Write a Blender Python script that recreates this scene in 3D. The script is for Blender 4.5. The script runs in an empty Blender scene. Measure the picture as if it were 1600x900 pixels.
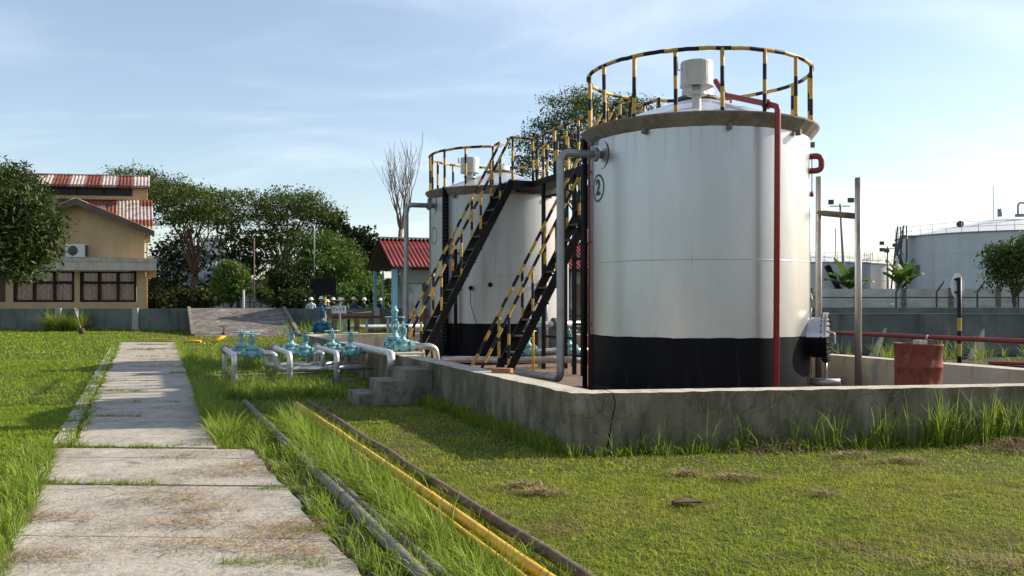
import bpy, bmesh, math, random
import numpy as np
from mathutils import Vector, Matrix
RN = random.Random(11)
rng = np.random.default_rng(5)
scene = bpy.context.scene
COL = scene.collection

# ---------- photograph measures: f = 1450 px on 1600 px width, horizon at row 470, eye height 1.6 m
F, HZ, EYE = 1450.0, 470.0, 1.6
def px(x, y, d): return Vector(((x-800)*d/F, d, EYE+(HZ-y)*d/F))
def pz(x, d, z): return Vector(((x-800)*d/F, d, z))
def gp(x, y, z=0.0):
    d = (EYE-z)*F/(y-HZ); return Vector(((x-800)*d/F, d, z))
# site frame: pv along the path / pipes / tank row, nv to the right of it, origin at the bund wall's outer corner
PV = Vector((-0.363, 0.932, 0)); NV = Vector((0.932, 0.363, 0)); QV = Vector((0.987, 0.159, 0))
CO = Vector((0.63, 9.67, 0))
def st(s, t, z=0.0): return CO + NV*s + PV*t + Vector((0, 0, z))
ZUP = Vector((0, 0, 1))

# ---------- mesh builder
class MB:
    def __init__(self): self.v = []; self.f = []; self.m = []; self.s = []
    def add(self, vs, fs, mi=0, smooth=False):
        o = len(self.v); self.v += [Vector(a) for a in vs]
        for i, f in enumerate(fs):
            self.f.append([a+o for a in f]); self.m.append(mi[i] if isinstance(mi, (list, tuple)) else mi); self.s.append(smooth)
        return self
    def box(self, c, size, rot=0.0, mi=0, ax=None):
        c = Vector(c); hx, hy, hz = size[0]/2, size[1]/2, size[2]/2
        if ax is None:
            X = Vector((math.cos(rot), math.sin(rot), 0)); Y = Vector((-math.sin(rot), math.cos(rot), 0)); Z = ZUP
        else: X, Y, Z = ax
        vs = [c+X*(sx*hx)+Y*(sy*hy)+Z*(sz*hz) for sz in (-1, 1) for sx, sy in ((-1,-1),(1,-1),(1,1),(-1,1))]
        return self.add(vs, [(3,2,1,0),(4,5,6,7),(0,1,5,4),(1,2,6,5),(2,3,7,6),(3,0,4,7)], mi)
    def beam(self, a, b, w, h, mi=0, up=ZUP):
        a, b = Vector(a), Vector(b); X = (b-a).normalized(); Y = Vector(up).cross(X)
        if Y.length < 1e-5: Y = Vector((1, 0, 0)).cross(X)
        Y.normalize(); Z = X.cross(Y)
        return self.box((a+b)/2, ((b-a).length, w, h), ax=(X, Y, Z), mi=mi)
    def tube(self, pts, r, n=10, mi=0, caps=True, smooth=True, mif=None, closed=False):
        pts = [Vector(p) for p in pts]; k = len(pts)
        rs = list(r) if isinstance(r, (list, tuple)) else [r]*k
        tang = []
        for i in range(k):
            if closed: t = pts[(i+1) % k]-pts[i-1]
            else: t = pts[min(i+1, k-1)]-pts[max(i-1, 0)]
            tang.append(t.normalized())
        u = tang[0].orthogonal().normalized(); vs = []
        for i in range(k):
            u = u-tang[i]*u.dot(tang[i])
            if u.length < 1e-6: u = tang[i].orthogonal()
            u.normalize(); w = tang[i].cross(u)
            for j in range(n):
                a = 2*math.pi*j/n; vs.append(pts[i]+(u*math.cos(a)+w*math.sin(a))*rs[i])
        fs, ms, L = [], [], 0.0
        for i in range(k if closed else k-1):
            i2 = (i+1) % k; sl = (pts[i2]-pts[i]).length
            mm = mif(L+sl/2) if mif else mi; L += sl
            for j in range(n):
                fs.append((i*n+j, i*n+(j+1) % n, i2*n+(j+1) % n, i2*n+j)); ms.append(mm)
        self.add(vs, fs, ms, smooth)
        if caps and not closed:
            o = len(self.v)-len(vs)
            self.f.append([o+j for j in reversed(range(n))]); self.m.append(ms[0]); self.s.append(False)
            self.f.append([o+(k-1)*n+j for j in range(n)]); self.m.append(ms[-1]); self.s.append(False)
        return self
    def stripe(self, pts, r, seg=0.25, n=8, phase=0.0, closed=False):
        pts = [Vector(p)+Vector((RN.uniform(-.006, .006), RN.uniform(-.006, .006), RN.uniform(-.005, .005))) for p in pts]
        if closed: pts = pts+[pts[0]]
        tot = sum((b-a).length for a, b in zip(pts, pts[1:])); cuts = []; x = seg*RN.uniform(.75, 1.25)-(phase % seg)
        while x < tot: cuts.append(x); x += seg*RN.uniform(.72, 1.28)
        first = int(phase//seg) % 2; out = [pts[0]]; L = 0.0
        for a, b in zip(pts, pts[1:]):
            l = (b-a).length
            out += [a.lerp(b, (c-L)/l) for c in cuts if L+1e-4 < c < L+l-1e-4]
            out.append(b); L += l
        return self.tube(out, r, n, mif=lambda q: (first+sum(1 for c in cuts if c < q)) % 2)
    def lathe(self, prof, n=32, o=(0, 0, 0), axis=ZUP, mi=0, smooth=True, seg_mi=None, cap0=False, cap1=False, mfun=None):
        o = Vector(o); A = Vector(axis).normalized(); U = A.orthogonal().normalized() if abs(A.z) < 0.99 else Vector((1, 0, 0)); W = A.cross(U)
        vs = [o+A*h+(U*math.cos(2*math.pi*j/n)+W*math.sin(2*math.pi*j/n))*r for r, h in prof for j in range(n)]
        fs, ms = [], []
        for i in range(len(prof)-1):
            for j in range(n):
                f = (i*n+j, i*n+(j+1) % n, (i+1)*n+(j+1) % n, (i+1)*n+j); fs.append(f)
                if mfun: ms.append(mfun(sum((vs[q] for q in f), Vector())/4))
                else: ms.append(seg_mi[i] if seg_mi else mi)
        b = len(self.v); self.add(vs, fs, ms, smooth)
        if cap0: self.f.append([b+j for j in reversed(range(n))]); self.m.append(ms[0]); self.s.append(False)
        if cap1: self.f.append([b+(len(prof)-1)*n+j for j in range(n)]); self.m.append(ms[-1]); self.s.append(False)
        return self
    def prism(self, poly, ex, mi=0):
        poly = [Vector(p) for p in poly]; ex = Vector(ex); k = len(poly)
        vs = poly+[p+ex for p in poly]
        return self.add(vs, [tuple(reversed(range(k))), tuple(range(k, 2*k))]+[(i, (i+1) % k, k+(i+1) % k, k+i) for i in range(k)], mi)
    def disc_ring(self, c, axis, r0, r1, th, n=24, mi=0):
        return self.lathe([(r0, 0), (r1, 0), (r1, th), (r0, th), (r0, 0)], n, c, axis, mi, smooth=False)
    def build(self, name, mats, parent=None, origin=None):
        off = Vector((0, 0, 0)); q = parent
        while q is not None: off = off+q.location; q = q.parent
        if parent is None and origin is not None: off = Vector(origin)
        me = bpy.data.meshes.new(name)
        me.from_pydata([tuple(v-off) for v in self.v], [], self.f)
        for m in (mats if isinstance(mats, (list, tuple)) else [mats]): me.materials.append(m)
        me.polygons.foreach_set('material_index', self.m); me.polygons.foreach_set('use_smooth', self.s)
        bm = bmesh.new(); bm.from_mesh(me); bmesh.ops.recalc_face_normals(bm, faces=bm.faces); bm.to_mesh(me); bm.free()
        me.update()
        o = bpy.data.objects.new(name, me); COL.objects.link(o)
        if parent is not None: o.parent = parent
        elif origin is not None: o.location = off
        return o

def fillet(pts, r, k=6):
    pts = [Vector(p) for p in pts]; out = [pts[0]]
    for i in range(1, len(pts)-1):
        a, b, c = pts[i-1], pts[i], pts[i+1]
        d1, d2 = (a-b).normalized(), (c-b).normalized()
        ang = d1.angle(d2)
        if ang > 3.1: out.append(b); continue
        cut = min(r/math.tan(ang/2), (a-b).length*0.49, (c-b).length*0.49)
        p0, p1 = b+d1*cut, b+d2*cut
        for j in range(k+1):
            t = j/k; out.append(p0*(1-t)**2+b*2*t*(1-t)+p1*t*t)
    out.append(pts[-1]); return out

def tag(o, label=None, cat=None, group=None, kind=None):
    if label: o['label'] = label
    if cat: o['category'] = cat
    if group: o['group'] = group
    if kind: o['kind'] = kind
    return o
def empty(name, loc, label, cat, group=None):
    o = bpy.data.objects.new(name, None); COL.objects.link(o); o.location = Vector(loc); o.empty_display_size = 0.2
    return tag(o, label, cat, group)
def kids(o): return [c for c in bpy.data.objects if c.parent == o]
def copy_tree(o, parent=None):
    c = o.copy(); COL.objects.link(c); c.parent = parent
    for ch in kids(o): copy_tree(ch, c)
    return c
def struct(o): o['kind'] = 'structure'; return o
def np_mesh(name, V, faces_flat, loop_tot, mats, parent=None, smooth=False):
    me = bpy.data.meshes.new(name)
    me.vertices.add(len(V)); me.vertices.foreach_set('co', V.astype(np.float32).ravel())
    me.loops.add(len(faces_flat)); me.loops.foreach_set('vertex_index', faces_flat.astype(np.int32))
    me.polygons.add(len(loop_tot)); st_ = np.concatenate([[0], np.cumsum(loop_tot)[:-1]])
    me.polygons.foreach_set('loop_start', st_.astype(np.int32))
    for m in (mats if isinstance(mats, (list, tuple)) else [mats]): me.materials.append(m)
    me.update(calc_edges=True); me.validate()
    o = bpy.data.objects.new(name, me); COL.objects.link(o)
    if parent is not None: o.parent = parent
    return o

# ---------- materials
def mnew(name):
    m = bpy.data.materials.new(name); m.use_nodes = True
    nt = m.node_tree; nt.nodes.clear()
    return m, nt
def N(nt, typ, **kw):
    n = nt.nodes.new(typ)
    for k, v in kw.items(): setattr(n, k, v)
    return n
def L(nt, a, b): nt.links.new(a, b)
def c4(c): return (c[0], c[1], c[2], 1.0)
def pbr(name, col, rough=0.6, metal=0.0, layers=(), bump=(), spec=0.5, rough_var=0.0):
    """base colour with procedural layers of wear and stain (world position), and bump"""
    m, nt = mnew(name)
    out = N(nt, 'ShaderNodeOutputMaterial'); b = N(nt, 'ShaderNodeBsdfPrincipled'); L(nt, b.outputs[0], out.inputs[0])
    b.inputs['Roughness'].default_value = rough; b.inputs['Metallic'].default_value = metal
    b.inputs['Specular IOR Level'].default_value = spec
    geo = N(nt, 'ShaderNodeNewGeometry'); pos = geo.outputs['Position']
    rgb = N(nt, 'ShaderNodeRGB'); rgb.outputs[0].default_value = c4(col); cur = rgb.outputs[0]
    for ly in layers:
        sc = ly.get('s', 3.0); mp = N(nt, 'ShaderNodeMapping'); L(nt, pos, mp.inputs[0])
        mp.inputs['Scale'].default_value = sc if isinstance(sc, (tuple, list)) else (sc, sc, sc)
        mp.inputs['Location'].default_value = (ly.get('o', 0.0),)*3
        kind = ly.get('k', 'noise')
        if kind == 'crack':
            nz = N(nt, 'ShaderNodeTexNoise'); L(nt, mp.outputs[0], nz.inputs['Vector']); nz.inputs['Scale'].default_value = 1.7; nz.inputs['Detail'].default_value = 3
            mx = N(nt, 'ShaderNodeMix', data_type='VECTOR'); mx.inputs[0].default_value = 0.22
            L(nt, mp.outputs[0], mx.inputs[4]); L(nt, nz.outputs['Color'], mx.inputs[5])
            vo = N(nt, 'ShaderNodeTexVoronoi', feature='DISTANCE_TO_EDGE'); L(nt, mx.outputs[1], vo.inputs['Vector']); vo.inputs['Scale'].default_value = 1.0
            val = vo.outputs['Distance']
        else:
            nz = N(nt, 'ShaderNodeTexNoise'); L(nt, mp.outputs[0], nz.inputs['Vector']); nz.inputs['Scale'].default_value = 1.0
            nz.inputs['Detail'].default_value = ly.get('d', 6.0); nz.inputs['Roughness'].default_value = ly.get('r', 0.6)
            val = nz.outputs[0]
        mr = N(nt, 'ShaderNodeMapRange', clamp=True); L(nt, val, mr.inputs[0])
        mr.inputs[1].default_value = ly.get('lo', 0.45); mr.inputs[2].default_value = ly.get('hi', 0.65)
        mr.inputs[3].default_value = 0.0 if kind != 'crack' else ly.get('f', 1.0)
        mr.inputs[4].default_value = ly.get('f', 1.0) if kind != 'crack' else 0.0
        fac = mr.outputs[0]
        if 'mask' in ly:
            ms, mlo, mhi = ly['mask']
            nm = N(nt, 'ShaderNodeTexNoise'); L(nt, pos, nm.inputs['Vector']); nm.inputs['Scale'].default_value = ms; nm.inputs['Detail'].default_value = 3
            m2 = N(nt, 'ShaderNodeMapRange', clamp=True); L(nt, nm.outputs[0], m2.inputs[0]); m2.inputs[1].default_value = mlo; m2.inputs[2].default_value = mhi
            mu = N(nt, 'ShaderNodeMath', operation='MULTIPLY'); L(nt, fac, mu.inputs[0]); L(nt, m2.outputs[0], mu.inputs[1]); fac = mu.outputs[0]
        if 'z' in ly:   # stain that stays near a height band z0..z1 (full at z0)
            sx = N(nt, 'ShaderNodeSeparateXYZ'); L(nt, pos, sx.inputs[0])
            m3 = N(nt, 'ShaderNodeMapRange', clamp=True); L(nt, sx.outputs[2], m3.inputs[0]); m3.inputs[1].default_value = ly['z'][0]; m3.inputs[2].default_value = ly['z'][1]
            m3.inputs[3].default_value = 1; m3.inputs[4].default_value = 0
            mu = N(nt, 'ShaderNodeMath', operation='MULTIPLY'); L(nt, fac, mu.inputs[0]); L(nt, m3.outputs[0], mu.inputs[1]); fac = mu.outputs[0]
        mix = N(nt, 'ShaderNodeMix', data_type='RGBA'); L(nt, fac, mix.inputs[0]); L(nt, cur, mix.inputs[6]); mix.inputs[7].default_value = c4(ly['c']); cur = mix.outputs[2]
    L(nt, cur, b.inputs['Base Color'])
    prev = None
    for (s, strength, dist) in bump:
        nz = N(nt, 'ShaderNodeTexNoise'); L(nt, pos, nz.inputs['Vector']); nz.inputs['Scale'].default_value = s; nz.inputs['Detail'].default_value = 5
        bp = N(nt, 'ShaderNodeBump'); L(nt, nz.outputs[0], bp.inputs['Height']); bp.inputs['Strength'].default_value = strength; bp.inputs['Distance'].default_value = dist
        if prev: L(nt, prev, bp.inputs['Normal'])
        prev = bp.outputs[0]
    if prev: L(nt, prev, b.inputs['Normal'])
    return m
def leaf_mat(name, ramp, trans=0.35, rough=0.5, patch=None, spec=0.4):
    """foliage: colour varies leaf by leaf (random per island), some light passes through"""
    m, nt = mnew(name)
    out = N(nt, 'ShaderNodeOutputMaterial'); b = N(nt, 'ShaderNodeBsdfPrincipled'); b.inputs['Roughness'].default_value = rough
    b.inputs['Specular IOR Level'].default_value = spec
    geo = N(nt, 'ShaderNodeNewGeometry'); cr = N(nt, 'ShaderNodeValToRGB'); L(nt, geo.outputs['Random Per Island'], cr.inputs[0])
    el = cr.color_ramp.elements; el[0].position = 0; el[0].color = c4(ramp[0]); el[1].position = 1; el[1].color = c4(ramp[-1])
    for i in range(1, len(ramp)-1):
        e = el.new(i/(len(ramp)-1)); e.color = c4(ramp[i])
    cur = cr.outputs[0]
    if patch:
        for (s, lo, hi, f, c) in patch:
            nz = N(nt, 'ShaderNodeTexNoise'); L(nt, geo.outputs['Position'], nz.inputs['Vector']); nz.inputs['Scale'].default_value = s; nz.inputs['Detail'].default_value = 4
            mr = N(nt, 'ShaderNodeMapRange', clamp=True); L(nt, nz.outputs[0], mr.inputs[0]); mr.inputs[1].default_value = lo; mr.inputs[2].default_value = hi; mr.inputs[4].default_value = f
            mix = N(nt, 'ShaderNodeMix', data_type='RGBA'); L(nt, mr.outputs[0], mix.inputs[0]); L(nt, cur, mix.inputs[6]); mix.inputs[7].default_value = c4(c); cur = mix.outputs[2]
    L(nt, cur, b.inputs['Base Color'])
    tr = N(nt, 'ShaderNodeBsdfTranslucent'); L(nt, cur, tr.inputs[0])
    mx = N(nt, 'ShaderNodeMixShader'); mx.inputs[0].default_value = trans
    L(nt, b.outputs[0], mx.inputs[1]); L(nt, tr.outputs[0], mx.inputs[2]); L(nt, mx.outputs[0], out.inputs[0])
    return m
SUN_E, SKY_S, EXPO, CLOUD = 5.0, 0.10, 0.78, (8.0, 8.4, 9.0, 1)
# ---------- palette
M = {}
M['conc'] = pbr('weathered_concrete', (.22,.20,.16), .92, layers=[dict(c=(.11,.10,.075), s=2.2, lo=.42, hi=.62, f=.85), dict(c=(.30,.28,.235), s=5, lo=.52, hi=.7, f=.6), dict(c=(.05,.048,.036), s=11, lo=.54, hi=.68, f=.65), dict(c=(.04,.045,.025), s=(7,7,2), lo=.48, hi=.66, f=.7, z=(0, .35))], bump=[(12, .4, .015), (40, .35, .008)], spec=.2)
M['path'] = pbr('path_concrete', (.37,.335,.28), .93, layers=[dict(c=(.235,.21,.17), s=.9, lo=.47, hi=.60, f=.75, r=.78, d=10), dict(c=(.46,.425,.365), s=2.0, lo=.52, hi=.64, f=.75, o=4, r=.8, d=10), dict(c=(.14,.126,.10), s=2.6, lo=.555, hi=.63, f=.7, o=9, r=.8, d=10), dict(c=(.25,.18,.115), s=1.9, lo=.57, hi=.70, f=.3, o=2, r=.75), dict(c=(.10,.092,.075), s=(15,19,15), lo=.575, hi=.64, f=.6, o=12, r=.7), dict(c=(.50,.48,.44), s=60, lo=.62, hi=.70, f=.5, o=3), dict(k='crack', c=(.05,.045,.04), s=.62, lo=0, hi=.008, f=.85, mask=(.8,.5,.6))], bump=[(9, .6, .02), (30, .6, .014), (90, .5, .006)], spec=.2)
M['path_dark'] = pbr('damp_concrete', (.14,.13,.11), .92, layers=[dict(c=(.22,.205,.175), s=5, lo=.52, hi=.66, f=.7, r=.75), dict(c=(.06,.056,.045), s=9, lo=.5, hi=.66, f=.75)], bump=[(30, .5, .01)], spec=.15)
M['wall'] = pbr('mossy_cracked_concrete', (.215,.185,.135), .93, layers=[dict(c=(.105,.093,.06), s=(3,3,1.1), lo=.40, hi=.60, f=.9), dict(c=(.29,.26,.20), s=(5,5,1.5), lo=.56, hi=.7, f=.7, o=3), dict(c=(.055,.058,.03), s=(2.2,2.2,1.3), lo=.5, hi=.68, f=.65, o=7), dict(k='crack', c=(.03,.027,.02), s=(10,10,6.5), lo=0, hi=.035, f=.7, mask=(2.1,.45,.55)), dict(k='crack', c=(.035,.03,.022), s=(4.3,4.3,2.6), lo=0, hi=.014, f=.6, mask=(1.3,.5,.6)), dict(c=(.15,.10,.065), s=(7,7,4), lo=.50, hi=.66, f=.6, z=(.7,.35)), dict(c=(.035,.04,.024), s=(9,9,.8), lo=.48, hi=.66, f=.7, z=(0.0,.6))], bump=[(7, .5, .03), (22, .6, .014), (60, .4, .006)], spec=.2)
M['walltop'] = pbr('bare_concrete_coping', (.46,.425,.35), .9, layers=[dict(c=(.32,.28,.22), s=4, lo=.45, hi=.65, f=.8), dict(c=(.10,.092,.075), s=(9,14,9), lo=.57, hi=.66, f=.85)], bump=[(30, .5, .008)], spec=.2)
M['graywall'] = pbr('grey_green_plaster', (.16,.175,.16), .92, layers=[dict(c=(.10,.11,.10), s=.6, lo=.42, hi=.62, f=.8), dict(c=(.21,.22,.20), s=(3,3,.8), lo=.55, hi=.72, f=.6), dict(c=(.05,.057,.044), s=(4,4,.6), lo=.54, hi=.7, f=.7, o=2)], bump=[(12, .3, .01)], spec=.2)
M['paleplaster'] = pbr('pale_cement', (.36,.36,.34), .9, layers=[dict(c=(.22,.22,.2), s=(5,5,1), lo=.5, hi=.7, f=.7)])
M['ramp'] = pbr('stained_ramp_concrete', (.20,.175,.15), .95, layers=[dict(c=(.095,.083,.074), s=1.3, lo=.42, hi=.58, f=.9, r=.75), dict(c=(.42,.385,.335), s=(.75,1.1,1), lo=.585, hi=.62, f=.85, o=5, r=.75), dict(c=(.31,.28,.24), s=(3.5,5,3), lo=.55, hi=.64, f=.75, o=1, r=.75), dict(c=(.05,.045,.042), s=5, lo=.55, hi=.66, f=.7, r=.75)], bump=[(10, .5, .03)], spec=.15)
M['floor'] = pbr('reddish_gravel_floor', (.19,.12,.085), .95, layers=[dict(c=(.10,.065,.05), s=18, lo=.45, hi=.6, f=.9), dict(c=(.30,.25,.2), s=25, lo=.58, hi=.68, f=.8)], bump=[(60, .8, .02)])
M['silver'] = pbr('aluminium_paint', (.485,.48,.475), .37, .80, layers=[dict(c=(.42,.415,.41), s=(1.6,1.6,.2), lo=.4, hi=.65, f=.55), dict(c=(.31,.30,.285), s=(6,6,.16), lo=.61, hi=.80, f=.4, o=3), dict(c=(.54,.535,.53), s=(2.5,2.5,.8), lo=.5, hi=.72, f=.6, o=8), dict(c=(.19,.165,.13), s=(9,9,.3), lo=.52, hi=.70, f=.55, z=(4.4,3.6)), dict(c=(.22,.13,.075), s=(13,13,.6), lo=.69, hi=.75, f=.5), dict(c=(.28,.25,.21), s=(14,14,6), lo=.56, hi=.7, f=.5, z=(1.0,1.35))], bump=[(.9, .22, .03), (5, .07, .008)])
M['white'] = pbr('white_tank_paint', (.45,.445,.43), .42, .35, layers=[dict(c=(.35,.34,.32), s=(2,2,.25), lo=.45, hi=.68, f=.7), dict(c=(.22,.20,.17), s=(7,7,.22), lo=.60, hi=.80, f=.5), dict(c=(.16,.10,.06), s=(10,10,.5), lo=.65, hi=.74, f=.6)], bump=[(.9, .2, .03)])
M['black'] = pbr('black_bitumen_paint', (.0045,.005,.007), .55, 0, layers=[dict(c=(.010,.011,.014), s=(3,3,.5), lo=.5, hi=.75, f=.8), dict(c=(.06,.05,.035), s=(9,9,2), lo=.52, hi=.75, f=.35, z=(.2,.65)), dict(c=(.03,.03,.03), s=(14,14,.5), lo=.62, hi=.72, f=.5)], bump=[(6, .1, .01)], spec=.1)
M['rim'] = pbr('weathered_brown_steel', (.21,.185,.15), .8, .1, layers=[dict(c=(.12,.10,.08), s=4, lo=.45, hi=.65, f=.8), dict(c=(.16,.07,.03), s=7, lo=.62, hi=.72, f=.7), dict(c=(.29,.27,.23), s=(9,9,3), lo=.57, hi=.7, f=.6)])
M['roofmetal'] = pbr('pale_roof_paint', (.60,.61,.64), .33, .5, layers=[dict(c=(.45,.43,.42), s=3, lo=.5, hi=.7, f=.6)])
M['ventwhite'] = pbr('white_vent_paint', (.50,.49,.465), .5, .15, layers=[dict(c=(.33,.28,.21), s=(9,9,2), lo=.52, hi=.72, f=.6)], bump=[(9, .3, .02)])
M['yel'] = pbr('yellow_rail_paint', (.52,.31,.04), .55, layers=[dict(c=(.36,.20,.035), s=7, lo=.45, hi=.65, f=.7), dict(c=(.13,.06,.03), s=16, lo=.60, hi=.68, f=.8)])
M['blk'] = pbr('black_rail_paint', (.011,.011,.013), .5, layers=[dict(c=(.06,.03,.02), s=14, lo=.60, hi=.70, f=.8), dict(c=(.03,.03,.03), s=5, lo=.5, hi=.7, f=.7)], spec=.25)
M['blksteel'] = pbr('black_steel', (.006,.006,.007), .6, layers=[dict(c=(.03,.022,.017), s=14, lo=.56, hi=.7, f=.7)], spec=.15)
M['treadm'] = pbr('worn_tread_steel', (.05,.045,.04), .6, layers=[dict(c=(.14,.10,.07), s=10, lo=.5, hi=.7, f=.7)])
M['pipe'] = pbr('grey_pipe_paint', (.30,.305,.30), .42, .5, layers=[dict(c=(.19,.175,.155), s=(6,6,3), lo=.5, hi=.7, f=.7), dict(c=(.15,.07,.035), s=11, lo=.62, hi=.72, f=.7)], bump=[(30, .1, .004)])
M['pipesilver'] = pbr('bright_aluminium_pipe_paint', (.64,.63,.61), .36, .45, layers=[dict(c=(.42,.39,.35), s=7, lo=.48, hi=.68, f=.75), dict(c=(.20,.11,.06), s=14, lo=.61, hi=.70, f=.7)], bump=[(30, .1, .004)])
M['pipebrown'] = pbr('brownish_bare_pipe', (.42,.395,.365), .40, .6, layers=[dict(c=(.20,.13,.09), s=(5,5,1.6), lo=.52, hi=.68, f=.75), dict(c=(.52,.50,.47), s=(8,8,.6), lo=.55, hi=.7, f=.6)])
M['red'] = pbr('dark_red_pipe_paint', (.26,.028,.024), .5, layers=[dict(c=(.15,.02,.018), s=6, lo=.5, hi=.7, f=.7), dict(c=(.34,.08,.06), s=16, lo=.58, hi=.7, f=.5)])
M['rustpipe'] = pbr('rusted_pipe', (.13,.085,.06), .85, layers=[dict(c=(.06,.045,.038), s=9, lo=.45, hi=.62, f=.9), dict(c=(.27,.19,.13), s=16, lo=.58, hi=.7, f=.7)], bump=[(50, .4, .006)])
M['oldpipe'] = pbr('old_grey_pipe', (.23,.212,.18), .85, .05, layers=[dict(c=(.11,.09,.07), s=7, lo=.45, hi=.62, f=.9), dict(c=(.34,.325,.285), s=14, lo=.54, hi=.68, f=.7), dict(c=(.17,.08,.04), s=18, lo=.60, hi=.68, f=.7)], bump=[(50, .5, .008)], spec=.2)
M['yelpipe'] = pbr('yellow_gas_pipe_paint', (.74,.42,.010), .42, layers=[dict(c=(.58,.30,.015), s=6, lo=.45, hi=.66, f=.8), dict(c=(.25,.13,.04), s=22, lo=.64, hi=.72, f=.8)])
M['teal'] = pbr('turquoise_valve_paint', (.20,.44,.45), .5, layers=[dict(c=(.12,.30,.32), s=14, lo=.45, hi=.66, f=.75), dict(c=(.42,.57,.55), s=25, lo=.55, hi=.68, f=.65), dict(c=(.13,.07,.04), s=26, lo=.61, hi=.68, f=.8)], bump=[(60, .3, .004)])
M['blue'] = pbr('blue_valve_paint', (.02,.13,.24), .45, layers=[dict(c=(.01,.07,.14), s=14, lo=.45, hi=.66, f=.8)])
M['drum'] = pbr('rusty_red_drum', (.19,.046,.028), .75, .0, layers=[dict(c=(.09,.034,.024), s=5, lo=.45, hi=.60, f=.85), dict(c=(.27,.10,.06), s=(5,5,2), lo=.58, hi=.7, f=.6), dict(c=(.04,.025,.02), s=(13,13,6), lo=.55, hi=.66, f=.75)], bump=[(6, .6, .05)], spec=.2)
M['sheetred'] = pbr('red_corrugated_sheet', (.24,.030,.025), .6, .1, layers=[dict(c=(.14,.025,.02), s=3, lo=.45, hi=.66, f=.8)])
M['sheetrust'] = pbr('rust_red_sheet', (.205,.062,.042), .85, layers=[dict(c=(.12,.042,.032), s=2.2, lo=.42, hi=.62, f=.8), dict(c=(.36,.24,.19), s=5, lo=.55, hi=.68, f=.6)], spec=.15)
M['sheetpale'] = pbr('faded_pale_sheet', (.50,.425,.385), .8, layers=[dict(c=(.32,.18,.135), s=3.2, lo=.46, hi=.62, f=.8)], spec=.15)
M['sheetorange'] = pbr('orange_rust_sheet', (.27,.10,.055), .85, layers=[dict(c=(.16,.05,.03), s=2.6, lo=.45, hi=.65, f=.8)], spec=.2)
M['ochre'] = pbr('ochre_render', (.50,.355,.20), .92, layers=[dict(c=(.40,.28,.16), s=(1,1,.4), lo=.42, hi=.65, f=.7), dict(c=(.22,.165,.11), s=(3,3,.4), lo=.60, hi=.78, f=.55)], bump=[(14, .15, .01)], spec=.2)
M['ochrepale'] = pbr('bare_cement_ledge', (.52,.44,.355), .9, layers=[dict(c=(.36,.30,.24), s=(3,3,.6), lo=.45, hi=.65, f=.8), dict(c=(.13,.115,.10), s=(7,7,1), lo=.60, hi=.72, f=.7)], spec=.2)
M['darkwood'] = pbr('dark_brown_frame', (.035,.019,.014), .7, spec=.1)
M['fascia'] = pbr('brown_fascia', (.13,.085,.06), .75, layers=[dict(c=(.08,.055,.04), s=2, lo=.45, hi=.65, f=.8)])
M['curtain'] = pbr('faded_pink_curtain', (.44,.245,.20), .9, layers=[dict(c=(.19,.10,.085), s=(9,9,.4), lo=.42, hi=.6, f=.9)], spec=.05)
M['glassdark'] = pbr('dark_window_glass', (.015,.014,.014), .25, spec=.18)
M['acwhite'] = pbr('off_white_casing', (.62,.62,.58), .5)
M['grille'] = pbr('dark_fan_grille', (.06,.06,.062), .6)
M['lightblue'] = pbr('light_blue_column_paint', (.24,.44,.58), .6, layers=[dict(c=(.16,.30,.40), s=(4,4,1), lo=.5, hi=.7, f=.6)])
M['shedwall'] = pbr('mottled_grey_panel', (.42,.42,.41), .85, layers=[dict(c=(.2,.2,.2), s=(2.2,2.2,1.1), lo=.48, hi=.6, f=.8)])
M['shedgrey'] = pbr('grey_beam_cement', (.26,.26,.25), .9)
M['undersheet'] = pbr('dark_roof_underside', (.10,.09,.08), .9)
M['blackboard'] = pbr('black_board', (.006,.007,.009), .7, spec=.2)
M['lampgrey'] = pbr('galvanised_pole', (.30,.31,.31), .5, .4)
M['lamphead'] = pbr('white_lamp_head', (.7,.7,.7), .4)
M['bigtank'] = pbr('grey_tank_paint', (.56,.565,.57), .7, .0, layers=[dict(c=(.49,.495,.50), s=(.16,.16,.25), lo=.42, hi=.62, f=.8), dict(c=(.45,.43,.36), s=(.5,.5,.03), lo=.55, hi=.72, f=.7), dict(c=(.63,.63,.63), s=(.9,.9,.1), lo=.58, hi=.75, f=.5), dict(c=(.33,.27,.22), s=(1.4,1.4,.05), lo=.66, hi=.76, f=.6)], spec=.3)
M['bigtankroof'] = pbr('pale_tank_roof', (.60,.60,.60), .55)
M['fartankwhite'] = pbr('whitish_far_tank', (.66,.65,.62), .6, layers=[dict(c=(.45,.43,.4), s=(.8,.8,.06), lo=.5, hi=.7, f=.7)])
M['farsteel'] = pbr('far_grey_steel', (.20,.205,.21), .6)
M['badge'] = pbr('faded_red_badge', (.17,.10,.10), .7, layers=[dict(c=(.30,.27,.27), s=(.5,.5,3), lo=.5, hi=.56, f=.9)])
M['badgewhite'] = pbr('faded_white_badge', (.42,.44,.48), .7)
M['panelc'] = pbr('precast_panel_concrete', (.54,.52,.48), .9, layers=[dict(c=(.38,.36,.325), s=(1.2,1.2,2), lo=.45, hi=.65, f=.8), dict(c=(.62,.60,.56), s=4, lo=.55, hi=.7, f=.5)], spec=.2)
M['signback'] = pbr('white_sign_paint', (.60,.60,.58), .6, layers=[dict(c=(.40,.38,.35), s=12, lo=.5, hi=.65, f=.6)])
M['ink'] = pbr('black_marking_paint', (.014,.014,.016), .5)
M['skin'] = pbr('skin', (.27,.15,.095), .55)
M['shirtblue'] = pbr('blue_work_shirt', (.05,.07,.15), .9)
M['shirtwhite'] = pbr('white_shirt', (.66,.66,.66), .9)
M['trousers'] = pbr('dark_trousers', (.03,.033,.045), .9)
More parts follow.
